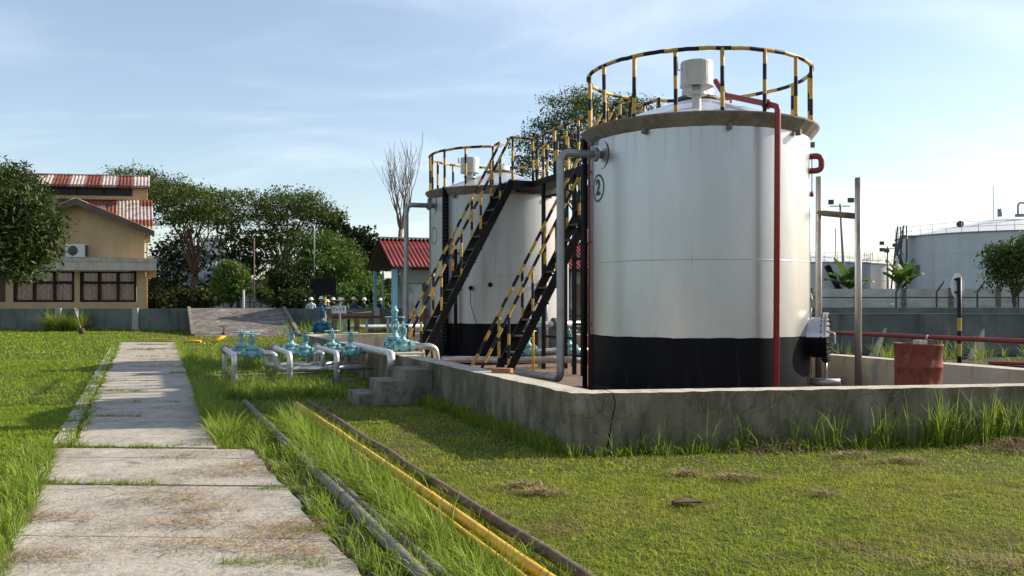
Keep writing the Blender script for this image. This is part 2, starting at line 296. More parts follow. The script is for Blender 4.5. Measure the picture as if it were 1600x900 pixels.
M['shoe'] = pbr('black_shoe', (.015,.014,.013), .6)
M['helmet'] = pbr('white_hard_hat', (.80,.80,.78), .35)
M['eye'] = pbr('dark_eye', (.01,.008,.007), .3)
M['brick'] = pbr('orange_brick', (.33,.14,.06), .9, layers=[dict(c=(.2,.09,.05), s=20, lo=.45, hi=.65, f=.8)])
M['deadleaf'] = pbr('dead_brown_leaf', (.075,.045,.028), .85, layers=[dict(c=(.03,.02,.015), s=16, lo=.45, hi=.65, f=.8)])
M['bark'] = pbr('grey_brown_bark', (.105,.085,.065), .95, layers=[dict(c=(.055,.043,.034), s=(5,5,1.2), lo=.42, hi=.62, f=.8), dict(c=(.19,.165,.135), s=(7,7,2), lo=.57, hi=.72, f=.6)], bump=[(20, .6, .02)])
M['barkdry'] = pbr('dry_pinkish_bark', (.17,.115,.09), .95, layers=[dict(c=(.09,.06,.05), s=(6,6,1.5), lo=.45, hi=.65, f=.8)])
M['warehouse'] = pbr('pale_blue_grey_cladding', (.34,.38,.42), .7)
M['soil'] = pbr('dry_soil', (.13,.09,.06), .95, bump=[(30, .6, .02)])
# ground: soil and short turf between the blades
M['ground'] = pbr('turf_soil', (.050,.066,.014), .95, layers=[dict(c=(.07,.09,.02), s=.35, lo=.42, hi=.6, f=.8), dict(c=(.085,.062,.032), s=1.3, lo=.55, hi=.68, f=.75, o=3), dict(c=(.03,.045,.01), s=3.5, lo=.5, hi=.66, f=.7, o=5), dict(c=(.10,.11,.035), s=9, lo=.55, hi=.7, f=.5)], bump=[(14, .6, .03), (60, .5, .01)], spec=.1)
M['lawn'] = leaf_mat('short_grass', [(.15,.22,.012), (.28,.345,.024), (.42,.46,.045), (.20,.28,.018), (.50,.45,.15)], .35, .75, patch=[(.40,.46,.64,.6,(.40,.37,.07)), (1.2,.54,.66,.8,(.30,.21,.095)), (3.2,.52,.66,.55,(.09,.15,.012)), (7,.60,.70,.6,(.26,.19,.09))], spec=.1)
M['lawnleft'] = leaf_mat('lush_short_grass', [(.15,.24,.015), (.22,.325,.024), (.30,.40,.035), (.18,.275,.018)], .35, .75, patch=[(.3,.50,.68,.5,(.33,.37,.04))], spec=.1)
M['long'] = leaf_mat('long_grass_blades', [(.10,.175,.012), (.18,.27,.022), (.28,.37,.04), (.14,.225,.016), (.36,.33,.13)], .42, .6, spec=.2)
M['straw'] = leaf_mat('dry_straw', [(.26,.165,.08), (.36,.25,.12), (.16,.09,.045), (.44,.34,.19)], .1, .85, spec=.1)
M['strawgrey'] = leaf_mat('dry_grey_clippings', [(.24,.165,.085), (.36,.265,.15), (.15,.095,.052), (.45,.36,.24)], .1, .85, spec=.1)
M['lf_mango'] = leaf_mat('dark_mango_leaves', [(.022,.040,.008), (.042,.066,.012), (.068,.096,.020), (.03,.05,.010)], .22, .5, spec=.22)
M['lf_rain'] = leaf_mat('grey_green_leaves', [(.04,.066,.013), (.065,.095,.020), (.095,.13,.028), (.05,.075,.015)], .28, .6, spec=.2)
M['lf_dark'] = leaf_mat('dark_evergreen_leaves', [(.020,.034,.010), (.034,.051,.014), (.05,.068,.018)], .2, .6, spec=.12)
M['lf_bright'] = leaf_mat('fresh_green_leaves', [(.045,.085,.012), (.075,.13,.018), (.11,.17,.026), (.052,.10,.014)], .28, .5, spec=.2)
M['lf_clip'] = leaf_mat('clipped_shrub_leaves', [(.05,.10,.012), (.09,.155,.018), (.125,.195,.026)], .28, .45)
M['lf_banana'] = leaf_mat('banana_leaves', [(.055,.11,.018), (.085,.15,.027), (.04,.08,.015)], .3, .55, spec=.25)

gm, gnt = mnew('thin_window_glass'); go = N(gnt, 'ShaderNodeOutputMaterial'); gt = N(gnt, 'ShaderNodeBsdfTransparent'); gg = N(gnt, 'ShaderNodeBsdfGlossy'); gg.inputs['Roughness'].default_value = .05
gx_ = N(gnt, 'ShaderNodeMixShader'); gx_.inputs[0].default_value = .04; L(gnt, gt.outputs[0], gx_.inputs[1]); L(gnt, gg.outputs[0], gx_.inputs[2]); L(gnt, gx_.outputs[0], go.inputs[0]); M['paneglass'] = gm

M['rackred'] = pbr('dull_rust_red_beam', (.13,.026,.020), .8, layers=[dict(c=(.07,.03,.022), s=9, lo=.45, hi=.62, f=.8)], spec=.15)
M['plaster'] = pbr('smooth_beige_plaster', (.50,.43,.32), .9, layers=[dict(c=(.38,.32,.235), s=1.4, lo=.45, hi=.65, f=.8), dict(c=(.22,.19,.15), s=(5,5,1.2), lo=.58, hi=.74, f=.6), dict(c=(.27,.27,.27), s=(1.3,1.3,.5), lo=.62, hi=.65, f=.8)], bump=[(14, .3, .01)], spec=.2)  # inner bund faces, a paler beige than the outer faces
M['yardsoil'] = pbr('dark_damp_soil', (.045,.042,.026), .95, layers=[dict(c=(.075,.085,.03), s=1.6, lo=.46, hi=.62, f=.8)], bump=[(14, .6, .03)], spec=.1)

M['buttressgrey'] = pbr('shaded_buttress_plaster', (.085,.092,.085), .95, layers=[dict(c=(.05,.055,.05), s=2, lo=.45, hi=.65, f=.8)], spec=.1)  # wall plaster darkened in colour so the sunlit slopes look shaded
# ---------- ground, lawn base, path
def sheet(name, poly, z, mat, thick=0.0):
    mb = MB()
    if thick: mb.prism([Vector((p[0], p[1], z-thick)) for p in poly], (0, 0, thick))
    else: mb.add([(p[0], p[1], z) for p in poly], [tuple(range(len(poly)))])
    return mb.build(name, mat)
g = MB(); gx = [-700, -120, -40, -12, 0, 12, 40, 120, 700]; gy = [-60, 0, 10, 25, 60, 150, 900]
g.add([(x, y, 0) for y in gy for x in gx], [(j*9+i, j*9+i+1, (j+1)*9+i+1, (j+1)*9+i) for j in range(6) for i in range(8)])
struct(g.build('ground', M['ground']))

# path: slabs of uneven outline, wide up to about ten metres away and narrower beyond
def path_edges(Y):
    if Y < 9.85:
        a = (Y-5.4)/(9.4-5.4); return -2.98-1.70*a, -0.86-1.70*a
    a = (Y-10.5)/(34.6-10.5); return -4.90-9.7*a, -3.36-9.15*a
slab = MB()
ys = [3.6, 5.0, 6.15, 7.86, 9.25, 9.83, 9.87]
y = 10.6
while y < 36.5: ys.append(y); y += RN.uniform(.95, 1.9)
JOINTS = ys[:]
for i in range(len(ys)-1):
    if abs(ys[i+1]-ys[i]) < .1: continue
    gap = 0.005 if RN.random() < .75 else 0.016
    if ys[i] in (7.86, 9.87): gap = 0.06
    a, b = ys[i]+gap, ys[i+1]-.003
    l0, r0 = path_edges(a); l1, r1 = path_edges(b)
    j = lambda s=.04: RN.uniform(-s, s)
    sk = .05; zt = .045+RN.uniform(-.002, .002)
    nl = 6; left = [(l0+(l1-l0)*k/nl+j(.055), a+(b-a)*k/nl) for k in range(nl+1)]; right = [(r0+(r1-r0)*k/nl+j(.028), a+(b-a)*k/nl) for k in range(nl+1)]
    near = [(left[0][0]+(right[0][0]-left[0][0])*k/24, a+abs(j(.014))-.25*k/24*0.4) for k in range(1, 24)]
    far = [(right[-1][0]+(left[-1][0]-right[-1][0])*k/24, b-abs(j(.010))-.25*(1-k/24)*0.4) for k in range(1, 24)]
    left = [(p[0], p[1]) for p in left]; right = [(p[0], p[1]-.1) for p in right]
    poly = left[:1]+near+right+far+left[:0:-1]
    slab.prism([Vector((p[0], p[1], -.05)) for p in poly], (0, 0, .05+zt))
struct(slab.build('path', M['path']))
edge = MB()
for i, Y in enumerate(np.arange(10.2, 31, 1.25)):
    l, r = path_edges(Y+.1); l2, r2 = path_edges(Y+1.28)
    edge.prism([(l-.25, Y, -.05), (l-.06, Y+.02, -.05), (l2-.05, Y+1.2, -.05), (l2-.23, Y+1.22, -.05)], (0, 0, .085))
struct(edge.build('path_edging_strip', M['path']))
side = MB()
for i, Y in enumerate(np.arange(3.8, 9.6, .78)):
    l, r = path_edges(Y); l2, r2 = path_edges(Y+.76)
    side.prism([(r+.03, Y, -.05), (r+.36+RN.uniform(-.06, .06), Y+.03, -.05), (r2+.36+RN.uniform(-.06, .06), Y+.75, -.05), (r2+.03, Y+.76, -.05)], (0, 0, .062+RN.uniform(-.012, .006)))
struct(side.build('path_side_strip', M['path_dark']))

# ---------- bund wall: an open ring that starts and ends at the jagged crack near its corner
WH = 0.633
u_c = 0.47
C0 = CO.copy(); CR = CO+QV*7.75; FR = st(7.55, 18.3); FL = st(0, 18.3)
th = .34
def inset(a, b, c):   # inner corner at b
    d1 = (b-a).normalized(); d2 = (c-b).normalized(); n1 = Vector((-d1.y, d1.x, 0)); n2 = Vector((-d2.y, d2.x, 0))
    k = (n1+n2); return b+k*(th/(1+n1.dot(n2)))
IC, IR, IFR, IFL = inset(FL, C0, CR), inset(C0, CR, FR), inset(CR, FR, FL), inset(FR, FL, C0)
qn = Vector((-QV.y, QV.x, 0))
stations = []
def leg(o0, o1, i0, i1, n, skip_first=False):
    for k in range(1 if skip_first else 0, n+1):
        f = k/n; stations.append((o0.lerp(o1, f), i0.lerp(i1, f)))
leg(CO+QV*(u_c+.006), CR, CO+QV*(u_c+.006)+qn*th, IR, 60)
leg(CR, FR, IR, IFR, 40, True); leg(FR, FL, IFR, IFL, 30, True); leg(FL, C0, IFL, IC, 90, True)
leg(C0, CO+QV*(u_c-.006), IC, CO+QV*(u_c-.006)+qn*th, 4, True)
NLV = 6
def jag(z): return -.10*(1-z/WH)**2+.022*math.sin(z*17)+.012*math.sin(z*41)-.02
wb = MB(); nst = len(stations); row = 2*(NLV+1)
for i, (o, n_) in enumerate(stations):
    ends = i == 0 or i == nst-1
    for k in range(NLV+1):
        z = WH*k/NLV; p = o+Vector((0, 0, z))
        if ends: p += QV*jag(z)*(1.0 if i == 0 else 1.10)
        else: p += Vector((RN.uniform(-.006, .006), RN.uniform(-.006, .006), RN.uniform(-.006, .006) if k == NLV else 0))
        wb.v.append(p)
    for k in range(NLV, -1, -1):
        z = WH*k/NLV; p = n_+Vector((0, 0, z))
        if ends: p += QV*jag(WH)*(1.0 if i == 0 else 1.10)
        elif k == NLV: p += Vector((RN.uniform(-.012, .012), RN.uniform(-.012, .012), 0))
        wb.v.append(p)
for i in range(nst-1):
    for k in range(row-1):
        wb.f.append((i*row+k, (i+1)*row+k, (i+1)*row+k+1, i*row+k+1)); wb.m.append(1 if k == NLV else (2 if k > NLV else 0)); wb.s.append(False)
wb.f.append(tuple(range(row))); wb.m.append(0); wb.s.append(False)
wb.f.append(tuple((nst-1)*row+k for k in range(row))); wb.m.append(0); wb.s.append(False)
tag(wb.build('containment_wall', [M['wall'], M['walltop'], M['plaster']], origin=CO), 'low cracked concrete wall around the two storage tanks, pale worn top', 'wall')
struct(sheet('bund_floor', [(p.x, p.y) for p in (IC, IR, IFR, IFL)], .012, M['floor']))

struct(sheet('yard_soil', [(CR.x+.05, CR.y+.1), (30, 12), (30, 25.0), (8.2, 28.4), (1.0, 28.4), (FR.x+.05, FR.y+.1)], .004, M['yardsoil']))  # dark sheet laid over the turf to darken this strip
# three steps up to the wall
sp = empty('concrete_steps', st(-.6, 5.6), 'three worn concrete steps climbing to the low tank wall', 'steps')
for k, (s0, s1, h) in enumerate(((-1.15, -.80, .18), (-.798, -.42, .36), (-.418, -.006, .53))):
    mb = MB(); a = [st(s0, 5.15, -.05), st(s1, 5.15, -.05), st(s1, 6.05, -.05), st(s0, 6.05, -.05)]
    mb.prism(a, (0, 0, h+.05)); o = mb.build('step', M['conc'], sp)
# slab under the manifold legs, and a strip behind
slabm = MB(); slabm.prism([st(-2.95, 8.75, -.05), st(-.45, 8.75, -.05), st(-.45, 9.15, -.05), st(-2.95, 9.15, -.05)], (0, 0, .15))
tag(slabm.build('concrete_plinth', M['path_dark'], origin=st(-1.7, 8.95)), 'dark low concrete plinth under the bent silver pipe legs, in long grass', 'plinth')
strip = MB(); strip.prism([st(-3.2, 11.0, -.05), st(-.9, 11.0, -.05), st(-.9, 11.25, -.05), st(-3.2, 11.25, -.05)], (0, 0, .13))
tag(strip.build('concrete_kerb', M['conc'], origin=st(-2, 11.1)), 'pale narrow concrete kerb in the grass behind the bent pipe legs', 'kerb')

# ---------- tanks
T2 = Vector((3.2, 16.0, 0)); T1 = Vector((-0.33, 25.0, 0)); TR = 1.85
def tp(c, phi, r, z):  # polar in the site frame: phi from nv towards pv, degrees
    a = math.radians(phi); return c+NV*(r*math.cos(a))+PV*(r*math.sin(a))+Vector((0, 0, z))
def phi_of(c, x, y):
    d = Vector((x, y, 0))-c; return math.degrees(math.atan2(d.dot(PV), d.dot(NV)))
STR = [M['yel'], M['blk']]
def tank(c, label, shell_mat, gap, nposts, phase):
    r = empty('storage_tank', c, label, 'tank', 'silver storage tanks in the walled yard')
    MB().lathe([(1.80, 0), (1.845, 0), (1.845, .22), (1.80, .22)], 64, c).build('foundation', M['black'], r)
    sh = MB().lathe([(TR, .22), (TR, 1.03), (TR, 2.23), (TR, 4.31)], 160, c, seg_mi=[1, 0, 0])
    for j in range(160): sh.v[160+j].z += .003*math.sin(j*.9)+.004*math.sin(j*.37+1)+RN.uniform(-.003, .003)
    sho = sh.build('shell', [shell_mat, M['black']], r)
    MB().lathe([(TR-.003, 2.226), (TR+.005, 2.229), (TR+.005, 2.239), (TR-.003, 2.242)], 160, c).build('weld_seam', shell_mat, r)
    MB().lathe([(TR+.003, 4.27), (2.0, 4.45), (2.005, 4.475), (1.99, 4.48), (1.86, 4.44), (TR+.003, 4.32)], 40, c, smooth=False).build('eave_ring', M['rim'], r)
    for k in range(9):
        ph = k*40+12; MB().box(tp(c, ph, TR+.06, 4.25), (.09, .05, .09), rot=math.atan2(NV.y, NV.x)+math.radians(ph)).build('bracket', M['rim'], r)
    MB().lathe([(1.98, 4.44), (1.5, 4.60), (1.0, 4.79), (.5, 4.96), (.28, 5.04)], 64, c).build('roof', M['roofmetal'], r)
    # manway neck at the apex with a brown flange
    v = MB().lathe([(.27, 5.0), (.27, 5.22), (.0, 5.25)], 32, c); v.lathe([(.27, 5.05), (.36, 5.05), (.36, 5.09), (.27, 5.09)], 32, c, mi=1, smooth=False)
    v.build('roof_hatch', [M['ventwhite'], M['rim']], r)
    # guard rail with its posts
    a0, a1 = gap; n = 110
    pts = [tp(c, a0+(a1-a0)*k/n, 1.88, 5.45) for k in range(n+1)]
    gr = MB().stripe(pts, .033, .27, 8, phase).build('guard_rail', STR, r)
    for k in range(nposts):
        ph = a0+(a1-a0)*k/(nposts-1)
        MB().stripe([tp(c, ph, 1.88, 4.40), tp(c, ph, 1.88, 5.45)], .032, .27, 8, .27*(k % 2)+.1).build('post', STR, gr)
    return r, sho
def vent(root, base, z0, top, rad):
    v = MB().lathe([(0, top+.02), (rad*.97, top+.02), (rad, top), (rad, top-.345), (rad*1.03, top-.35), (rad*1.03, top-.37), (rad*.95, top-.38), (0, top-.33)], 32, base, smooth=False).build('vent_cap', M['ventwhite'], root)
    MB().lathe([(.07, z0), (.07, top-.5), (.16, top-.5), (.16, top-.46), (.075, top-.46), (.075, top-.36)], 20, base, smooth=False).build('neck', M['ventwhite'], v)
    hk = MB().tube([base+Vector((-rad-.01, 0, top-.1)), base+Vector((-rad-.05, 0, top-.1)), base+Vector((-rad-.05, 0, top+.03))], .014, 6)
    hk.build('latch', M['farsteel'], v)
tank2, shell2 = tank(T2, 'large silver tank with a painted 2, black base band and bolted side hatch', M['silver'], (99.2, 440.8), 17, .05)
tank1, shell1 = tank(T1, 'whiter tank behind the stairs, black base band, farther of the tanks', M['white'], (279.2, 604.2), 16, .12)
vent(tank2, Vector((2.93, 14.72, 0)), 4.6, 5.36, .255)
vent(tank1, Vector((-1.10, 24.2, 0)), 4.7, 5.30, .24)

def on_shell(c, ph0, x, z, r):   # flat mark (metres) bent round the shell; ph0 in degrees of the site frame
    return tp(c, ph0+math.degrees(x/r), r, z)
def ring_mark(c, ph0, z0, rad, w, mat, root, r=TR+.004):
    n = 48; vs = []; 
    for k in range(n):
        a = 2*math.pi*k/n
        for rr in (rad-w/2, rad+w/2): vs.append(on_shell(c, ph0, rr*math.cos(a), z0+rr*math.sin(a), r))
    mb = MB().add(vs, [(2*k, 2*k+1, (2*k+3) % (2*n), (2*k+2) % (2*n)) for k in range(n)])
    return mb.build('number_ring', mat, root)
ph2 = phi_of(T2, 1.4276, 15.45)
ring_mark(T2, ph2, 3.475, .215, .034, M['ink'], tank2)
ring_mark(T1, phi_of(T1, -2.04, 24.3), 3.3, .215, .026, M['ink'], tank1)
fc = bpy.data.curves.new('number', 'FONT'); fc.body = '2'; fc.size = .36; fc.align_x = 'CENTER'; fc.align_y = 'CENTER'; fc.resolution_u = 6; fc.offset = .013
fo = bpy.data.objects.new('number', fc); COL.objects.link(fo)
bpy.context.view_layer.update()
tm = bpy.data.meshes.new_from_object(fo.evaluated_get(bpy.context.evaluated_depsgraph_get()))
nb = MB(); nb.add([on_shell(T2, ph2, v.co.x*1.05, 3.475+v.co.y, TR+.005) for v in tm.vertices], [tuple(p.vertices) for p in tm.polygons])
nb.build('number_marking', M['ink'], tank2)
bpy.data.objects.remove(fo); bpy.data.curves.remove(fc); bpy.data.meshes.remove(tm)

# bolted side hatch of the near tank
ax = Vector((.925, -.38, 0)).normalized(); hz = 1.0
def zmi(cut): return lambda c: 1 if c.z < cut else 0
hc = T2+Vector((0, 0, hz))
hat = MB().lathe([(.33, 1.72), (.33, 1.90), (.33, 2.06)], 48, hc, ax, mfun=zmi(1.01)).build('side_hatch', [M['silver'], M['black']], tank2)
MB().lathe([(.325, 2.06), (.41, 2.06), (.41, 2.095), (.325, 2.095)], 48, hc, ax, smooth=False, mfun=zmi(1.01)).build('flange', [M['silver'], M['black']], hat)
MB().lathe([(.0, 2.135), (.41, 2.135), (.41, 2.103), (.0, 2.10)], 48, hc, ax, smooth=False, mfun=zmi(1.01)).build('hatch_cover', [M['silver'], M['black']], hat)
U = ax.orthogonal().normalized(); W = ax.cross(U)
for k in range(24):
    a = 2*math.pi*k/24; p = hc+(U*math.cos(a)+W*math.sin(a))*.372
    MB().tube([p+ax*2.035, p+ax*2.165], .014, 6).build('bolt', M['blksteel'], hat)
S_ = ax.cross(ZUP)
for sgn in (-1, 1):
    q0 = hc+ax*2.135+S_*(.07*sgn)
    MB().tube(fillet([q0+Vector((0, 0, .09)), q0+ax*.10+Vector((0, 0, .07)), q0+ax*.10+Vector((0, 0, -.11)), q0+Vector((0, 0, -.12))], .03), .013, 8).build('handle', M['lampgrey'], hat)
cab = MB().tube(fillet([tp(T2, -33, 1.87, 1.72), tp(T2, -40, 1.88, 1.66), tp(T2, -47, 1.88, 1.42), tp(T2, -50, 1.875, 1.1), tp(T2, -48, 1.875, .7), tp(T2, -40, 1.875, .4)], .2), .009, 6)
cab.build('cable', M['pipe'], tank2)
# level gauge on the far tank, thin pipes on both shells
pg = phi_of(T1, -1.75, 23.55); lg = MB()
a, b = tp(T1, pg, 1.95, .25), tp(T1, pg, 1.95, 4.5); rad = (tp(T1, pg, 1, 0)-T1).normalized(); tg = ZUP.cross(rad)
lg.beam(a, b, .17, .05, up=tg)
for k in range(40):
    z = .5+k*.095; lg.box(tp(T1, pg, 1.98, z)+tg*.03, (.05, .012, .012), rot=math.atan2(tg.y, tg.x), mi=1)
lg.build('level_gauge', [M['blksteel'], M['lampgrey']], tank1)
def shell_pipe(c, x, y, r, z0, z1, root, mat, clips=(1.2, 2.6, 3.8), name='riser_pipe'):
    ph = phi_of(c, x, y); d = (Vector((x, y, 0))-c).length
    mb = MB().tube([tp(c, ph, d, z0), tp(c, ph, d, z1)], r, 10)
    for z in clips: mb.beam(tp(c, ph, TR-.01, z), tp(c, ph, d+r, z), .05, .03)
    return mb.build(name, mat, root)
shell_pipe(T1, -1.42, 23.35, .045, .25, 2.9, tank1, M['blksteel'], (.9, 1.9, 2.8))
shell_pipe(T1, -2.2, 25.1, .04, .25, 4.5, tank1, M['farsteel'])
shell_pipe(T2, 1.265, 16.1, .045, .02, 4.4, tank2, M['blksteel'])
shell_pipe(T2, 1.315, 15.82, .02, .02, 4.4, tank2, M['red'])
shell_pipe(T1, .85, 23.35, .06, .3, 2.2, tank1, M['pipe'], (.9, 2.1))
for (xx, z) in ((-1.0, 1.92), (-.52, 2.0)):
    ph = phi_of(T1, xx, 23.3); m_ = MB().tube([tp(T1, ph, 1.84, z), tp(T1, ph, 1.98, z)], .03, 10); m_.lathe([(.03, 1.90), (.058, 1.90), (.058, 1.93), (.03, 1.93)], 14, T1+Vector((0, 0, z)), tp(Vector((0, 0, 0)), ph, 1, 0), smooth=False)
    m_.build('shell_nozzle', M['blksteel'], tank1)
MB().tube(fillet([tp(T1, phi_of(T1, -1.0, 23.3), 1.94, 1.9), tp(T1, phi_of(T1, -1.0, 23.3)+.5, 1.96, 1.5), tp(T1, phi_of(T1, -1.0, 23.3)+4, 1.92, 1.1), tp(T1, phi_of(T1, -1.0, 23.3)+7, 1.9, .4)], .5), .009, 6).build('cable', M['blksteel'], tank1)

# red pipe over the roof and down the front of the near tank
rp = [Vector((3.42, 15.6, 5.30)), Vector((3.52, 15.35, 5.0)), Vector((3.98, 14.22, 4.60)), Vector((4.025, 14.06, 4.54)), Vector((4.025, 14.06, 4.40)), Vector((4.0, 14.06, .03))]
e = empty('red_pipe', (4.02, 14.06, 0), 'dark red pipe running down the front of the numbered tank', 'pipe')
MB().tube(fillet(rp, .08), .046, 12).build('pipe_run', M['red'], e)
dd = (rp[2]-rp[1]).normalized()
MB().lathe([(.046, -.05), (.075, -.045), (.075, .045), (.046, .05)], 14, rp[2]-dd*.12, dd).build('coupling', M['red'], e)
# red return bend on the tank's right side, small dangling line
pr = phi_of(T2, 4.92, 15.3)
hd = tp(Vector((0, 0, 0)), pr, 1, 0)
e = empty('vent_bend', tp(T2, pr, TR, 3.7), 'dark red hook-shaped pipe bend high on the right of the numbered tank', 'pipe bend')
b0 = tp(T2, pr, TR-.02, 3.98); MB().tube(fillet([b0, b0+hd*.20, b0+hd*.20-Vector((0, 0, .24)), b0-Vector((0, 0, .24))], .115, 10), .05, 12).build('bend', M['red'], e)
MB().tube([tp(T2, pr, TR+.03, 3.98), tp(T2, pr, TR+.03, 3.4)], .008, 6).build('chain', M['blksteel'], e)
MB().lathe([(0, 0), (.03, .01), (.03, .07), (.012, .1), (0, .1)], 10, tp(T2, pr, TR+.03, 3.31)).build('weight', M['red'], e)
# silver side pipe with foot bend and the drain below the hatch
e = empty('drain_pipe', (5.05, 15.35, 0), 'short brownish drain pipe below the bolted hatch of the numbered tank', 'pipe')
d0 = T2+ax*1.80+Vector((0, 0, .27))
MB().tube([d0, d0+ax*.52], .06, 14).build('stub', M['pipebrown'], e)
MB().tube([d0+ax*.30+Vector((0, 0, .05)), d0+ax*.30+Vector((0, 0, .345))], .022, 8).build('riser', M['pipebrown'], e)
# overflow pipes
def overflow(c, label, z, foot):
    p0 = tp(c, 180, TR-.01, z); out = tp(Vector((0, 0, 0)), 180, 1, 0)
    e = empty('overflow_pipe', c+out*2.6, label, 'pipe', 'overflow pipes of the two tanks')
    pts = [p0, p0+out*.75, c+out*(TR+.74)+Vector((0, 0, .33)), c+out*(TR+.74)+PV*foot+Vector((0, 0, .31))]
    MB().tube(fillet(pts, .17, 8), .064, 16).build('pipe_run', M['pipe'], e)
    fl = MB()
    for h in (.10, .135): fl.lathe([(.06, h), (.12, h), (.12, h+.026), (.06, h+.026)], 20, p0, out, smooth=False)
    for k in range(8):
        a = 2*math.pi*k/8; pp = p0+(PV*math.cos(a)+ZUP*math.sin(a))*.097; fl.tube([pp+out*.08, pp+out*.185], .011, 6)
    fl.build('flange', M['pipe'], e)
    MB().lathe([(.06, .012), (.24, .012), (.24, .018), (.06, .018)], 32, p0, out, smooth=False).build('reinforcing_plate', M['silver'], e)
overflow(T2, 'grey pipe bending out of the numbered tank beside its handrail stairs', 4.01, 1.9)
overflow(T1, 'grey pipe bending out of the whiter tank beyond the first stairs', 4.09, .8)

# ---------- stairs and walkway (frame: s along nv, t along pv from the near tank's centre)
def ts(s, t, z): return T2+NV*s+PV*t+Vector((0, 0, z))
def stairs(label, s_top, t0, t1, slope, ntread, ext):
    run = 4.46/slope; r = empty('stairway', ts(s_top-run, (t0+t1)/2, 0), label, 'stairs', 'steep striped stairways up the tanks')
    for t in (t0, t1):
        mb = MB(); w = .03; hgt = .20
        dirv = Vector((NV.x*run, NV.y*run, 4.46)); up = ZUP
        a, b = ts(s_top-run, t, .02), ts(s_top, t, 4.48)
        poly = [a+NV*(-.06), a+NV*.10, b+Vector((0, 0, -.27)), b, b+NV*(-.05)]
        mb.prism([p-PV*w for p in poly], PV*2*w); mb.build('stringer', M['blksteel'], r)
    for k in range(ntread):
        z = 4.46*(k+1)/(ntread+1); s = s_top-run+run*(k+1)/(ntread+1)
        MB().box(ts(s+.03, (t0+t1)/2, z-.05), (.21, t1-t0-.065, .028), rot=math.atan2(NV.y, NV.x)).build('tread', M['treadm'], r)
    for q, t in enumerate((t0, t1)):
        off = 1.08
        sb = s_top-run-.50; zb = (sb-(s_top-run))*slope+off
        pts = [ts(sb-.07, t, .04), ts(sb-.07, t, max(zb-.12, .2)), ts(sb+.06, t, zb+.06*slope+.0)]+[ts(s_top-.02, t, min(5.47, -.02*slope+4.46+off))]+([ts(s_top+ext[q][0], t+ext[q][1], 5.47)] if ext[q] else [])
        hr = MB().stripe(fillet(pts, .12), .032, .25, 8, .13*q).build('handrail', STR, r)
        for k in range(5):
            f = .06+.205*k; s = s_top-run+run*f; z = 4.46*f
            MB().stripe([ts(s, t, z-.03), ts(s, t, z+off)], .029, .27, 8, .27*((k+q) % 2)).build('post', STR, hr)
    return r
stairs('steep black stairs with striped handrails up to the whiter tank', -.82, 6.76, 7.41, 1.90, 13, [(.02, 0), (.0, .5)])
stairs('steep black stairs with striped handrails up to the numbered tank, brick near their foot', -.08, 2.92, 3.47, 1.84, 13, [None, None])
wk = empty('walkway', ts(0, 5, 0), 'black raised walkway with striped rails joining the two tank tops', 'walkway')
dk = [(-.3, 1.75), (.32, 1.75), (.32, 7.86), (-.3, 7.86), (-.3, 7.46), (-.80, 7.46), (-.80, 6.70), (-.3, 6.70), (-.3, 3.53), (-.05, 3.53), (-.05, 2.86), (-.3, 2.86)]
MB().prism([ts(s, t, 4.31) for s, t in dk], (0, 0, .15)).build('deck', M['blksteel'], wk)
def rail(pts, name, phase, step=.62):
    P = [ts(s, t, 5.47) for s, t in pts]; hr = MB().stripe(P, .032, .27, 8, phase).build(name, STR, wk)
    k = 0
    for a, b in zip(P, P[1:]):
        n = max(1, round((b-a).length/step))
        for i in range(n+(1 if (b-P[-1]).length < 1e-4 else 0)):
            q = a.lerp(b, i/n); q.z = 4.44
            MB().stripe([q, q+Vector((0, 0, 1.03))], .029, .27, 8, .27*(k % 2)).build('post', STR, hr); k += 1
rail([(-.80, 6.72), (-.28, 6.72), (-.28, 3.55)], 'handrail', .1)
rail([(.30, 7.80), (.30, 1.80)], 'handrail', .2)
rail([(-.28, 2.84), (-.28, 1.80)], 'handrail', .0)
for (s, t) in ((-.27, 6.1), (-.27, 4.42), (-.27, 4.0), (.29, 6.1), (.29, 4.2)):
    MB().beam(ts(s, t, 0), ts(s, t, 4.31), .075, .075, up=NV).build('support_post', M['blksteel'], wk)
for (a, b, z) in (((-.27, 6.1), (-.27, 4.42), .78), ((-.27, 4.42), (-.27, 4.0), .42), ((-.27, 4.42), (-.27, 4.0), 1.1), ((-.27, 4.42), (-.27, 4.0), 2.5), ((-.27, 6.1), (.29, 6.1), 2.2), ((-.27, 6.1), (-.27, 4.42), 4.0)):
    MB().tube([ts(a[0], a[1], z), ts(b[0], b[1], z)], .028, 8).build('cross_brace', M['blksteel'], wk)

# ---------- pipes laid in the grass
def line_pipe(name, label, a, b, r, mat, k=14, sag=.007, cat='pipe', kink=None):
    a, b = Vector(a), Vector(b); pts = []
    for i in range(k+1):
        f = i/k; p = a.lerp(b, f); p.z += RN.uniform(-sag, sag); d = (b-a).normalized(); p += Vector((-d.y, d.x, 0))*RN.uniform(-sag, sag)*1.2; pts.append(p)
    L_ = (b-a).length; d = (b-a).normalized(); out, rs = [], []; nb = max(1, int(L_/2.7)); beads = [(i+.5+RN.uniform(-.2, .2))*L_/nb for i in range(nb)] if k > 8 else []
    for i, p in enumerate(pts):
        out.append(p); rs.append(r)
        if i < k:
            for bd in beads:
                f = bd/L_*k-i
                if 0 < f < 1:
                    q = p.lerp(pts[i+1], f)
                    for o_, m_ in ((-.012, 1.0), (-.008, 1.10), (.008, 1.10), (.012, 1.0)): out.append(q+d*o_); rs.append(r*m_)
    return tag(MB().tube(out, rs, 14).build(name, mat, origin=a), label, cat)
def ext(a, b, m0, m1): d = (b-a).normalized(); return a-d*m0, b+d*m1
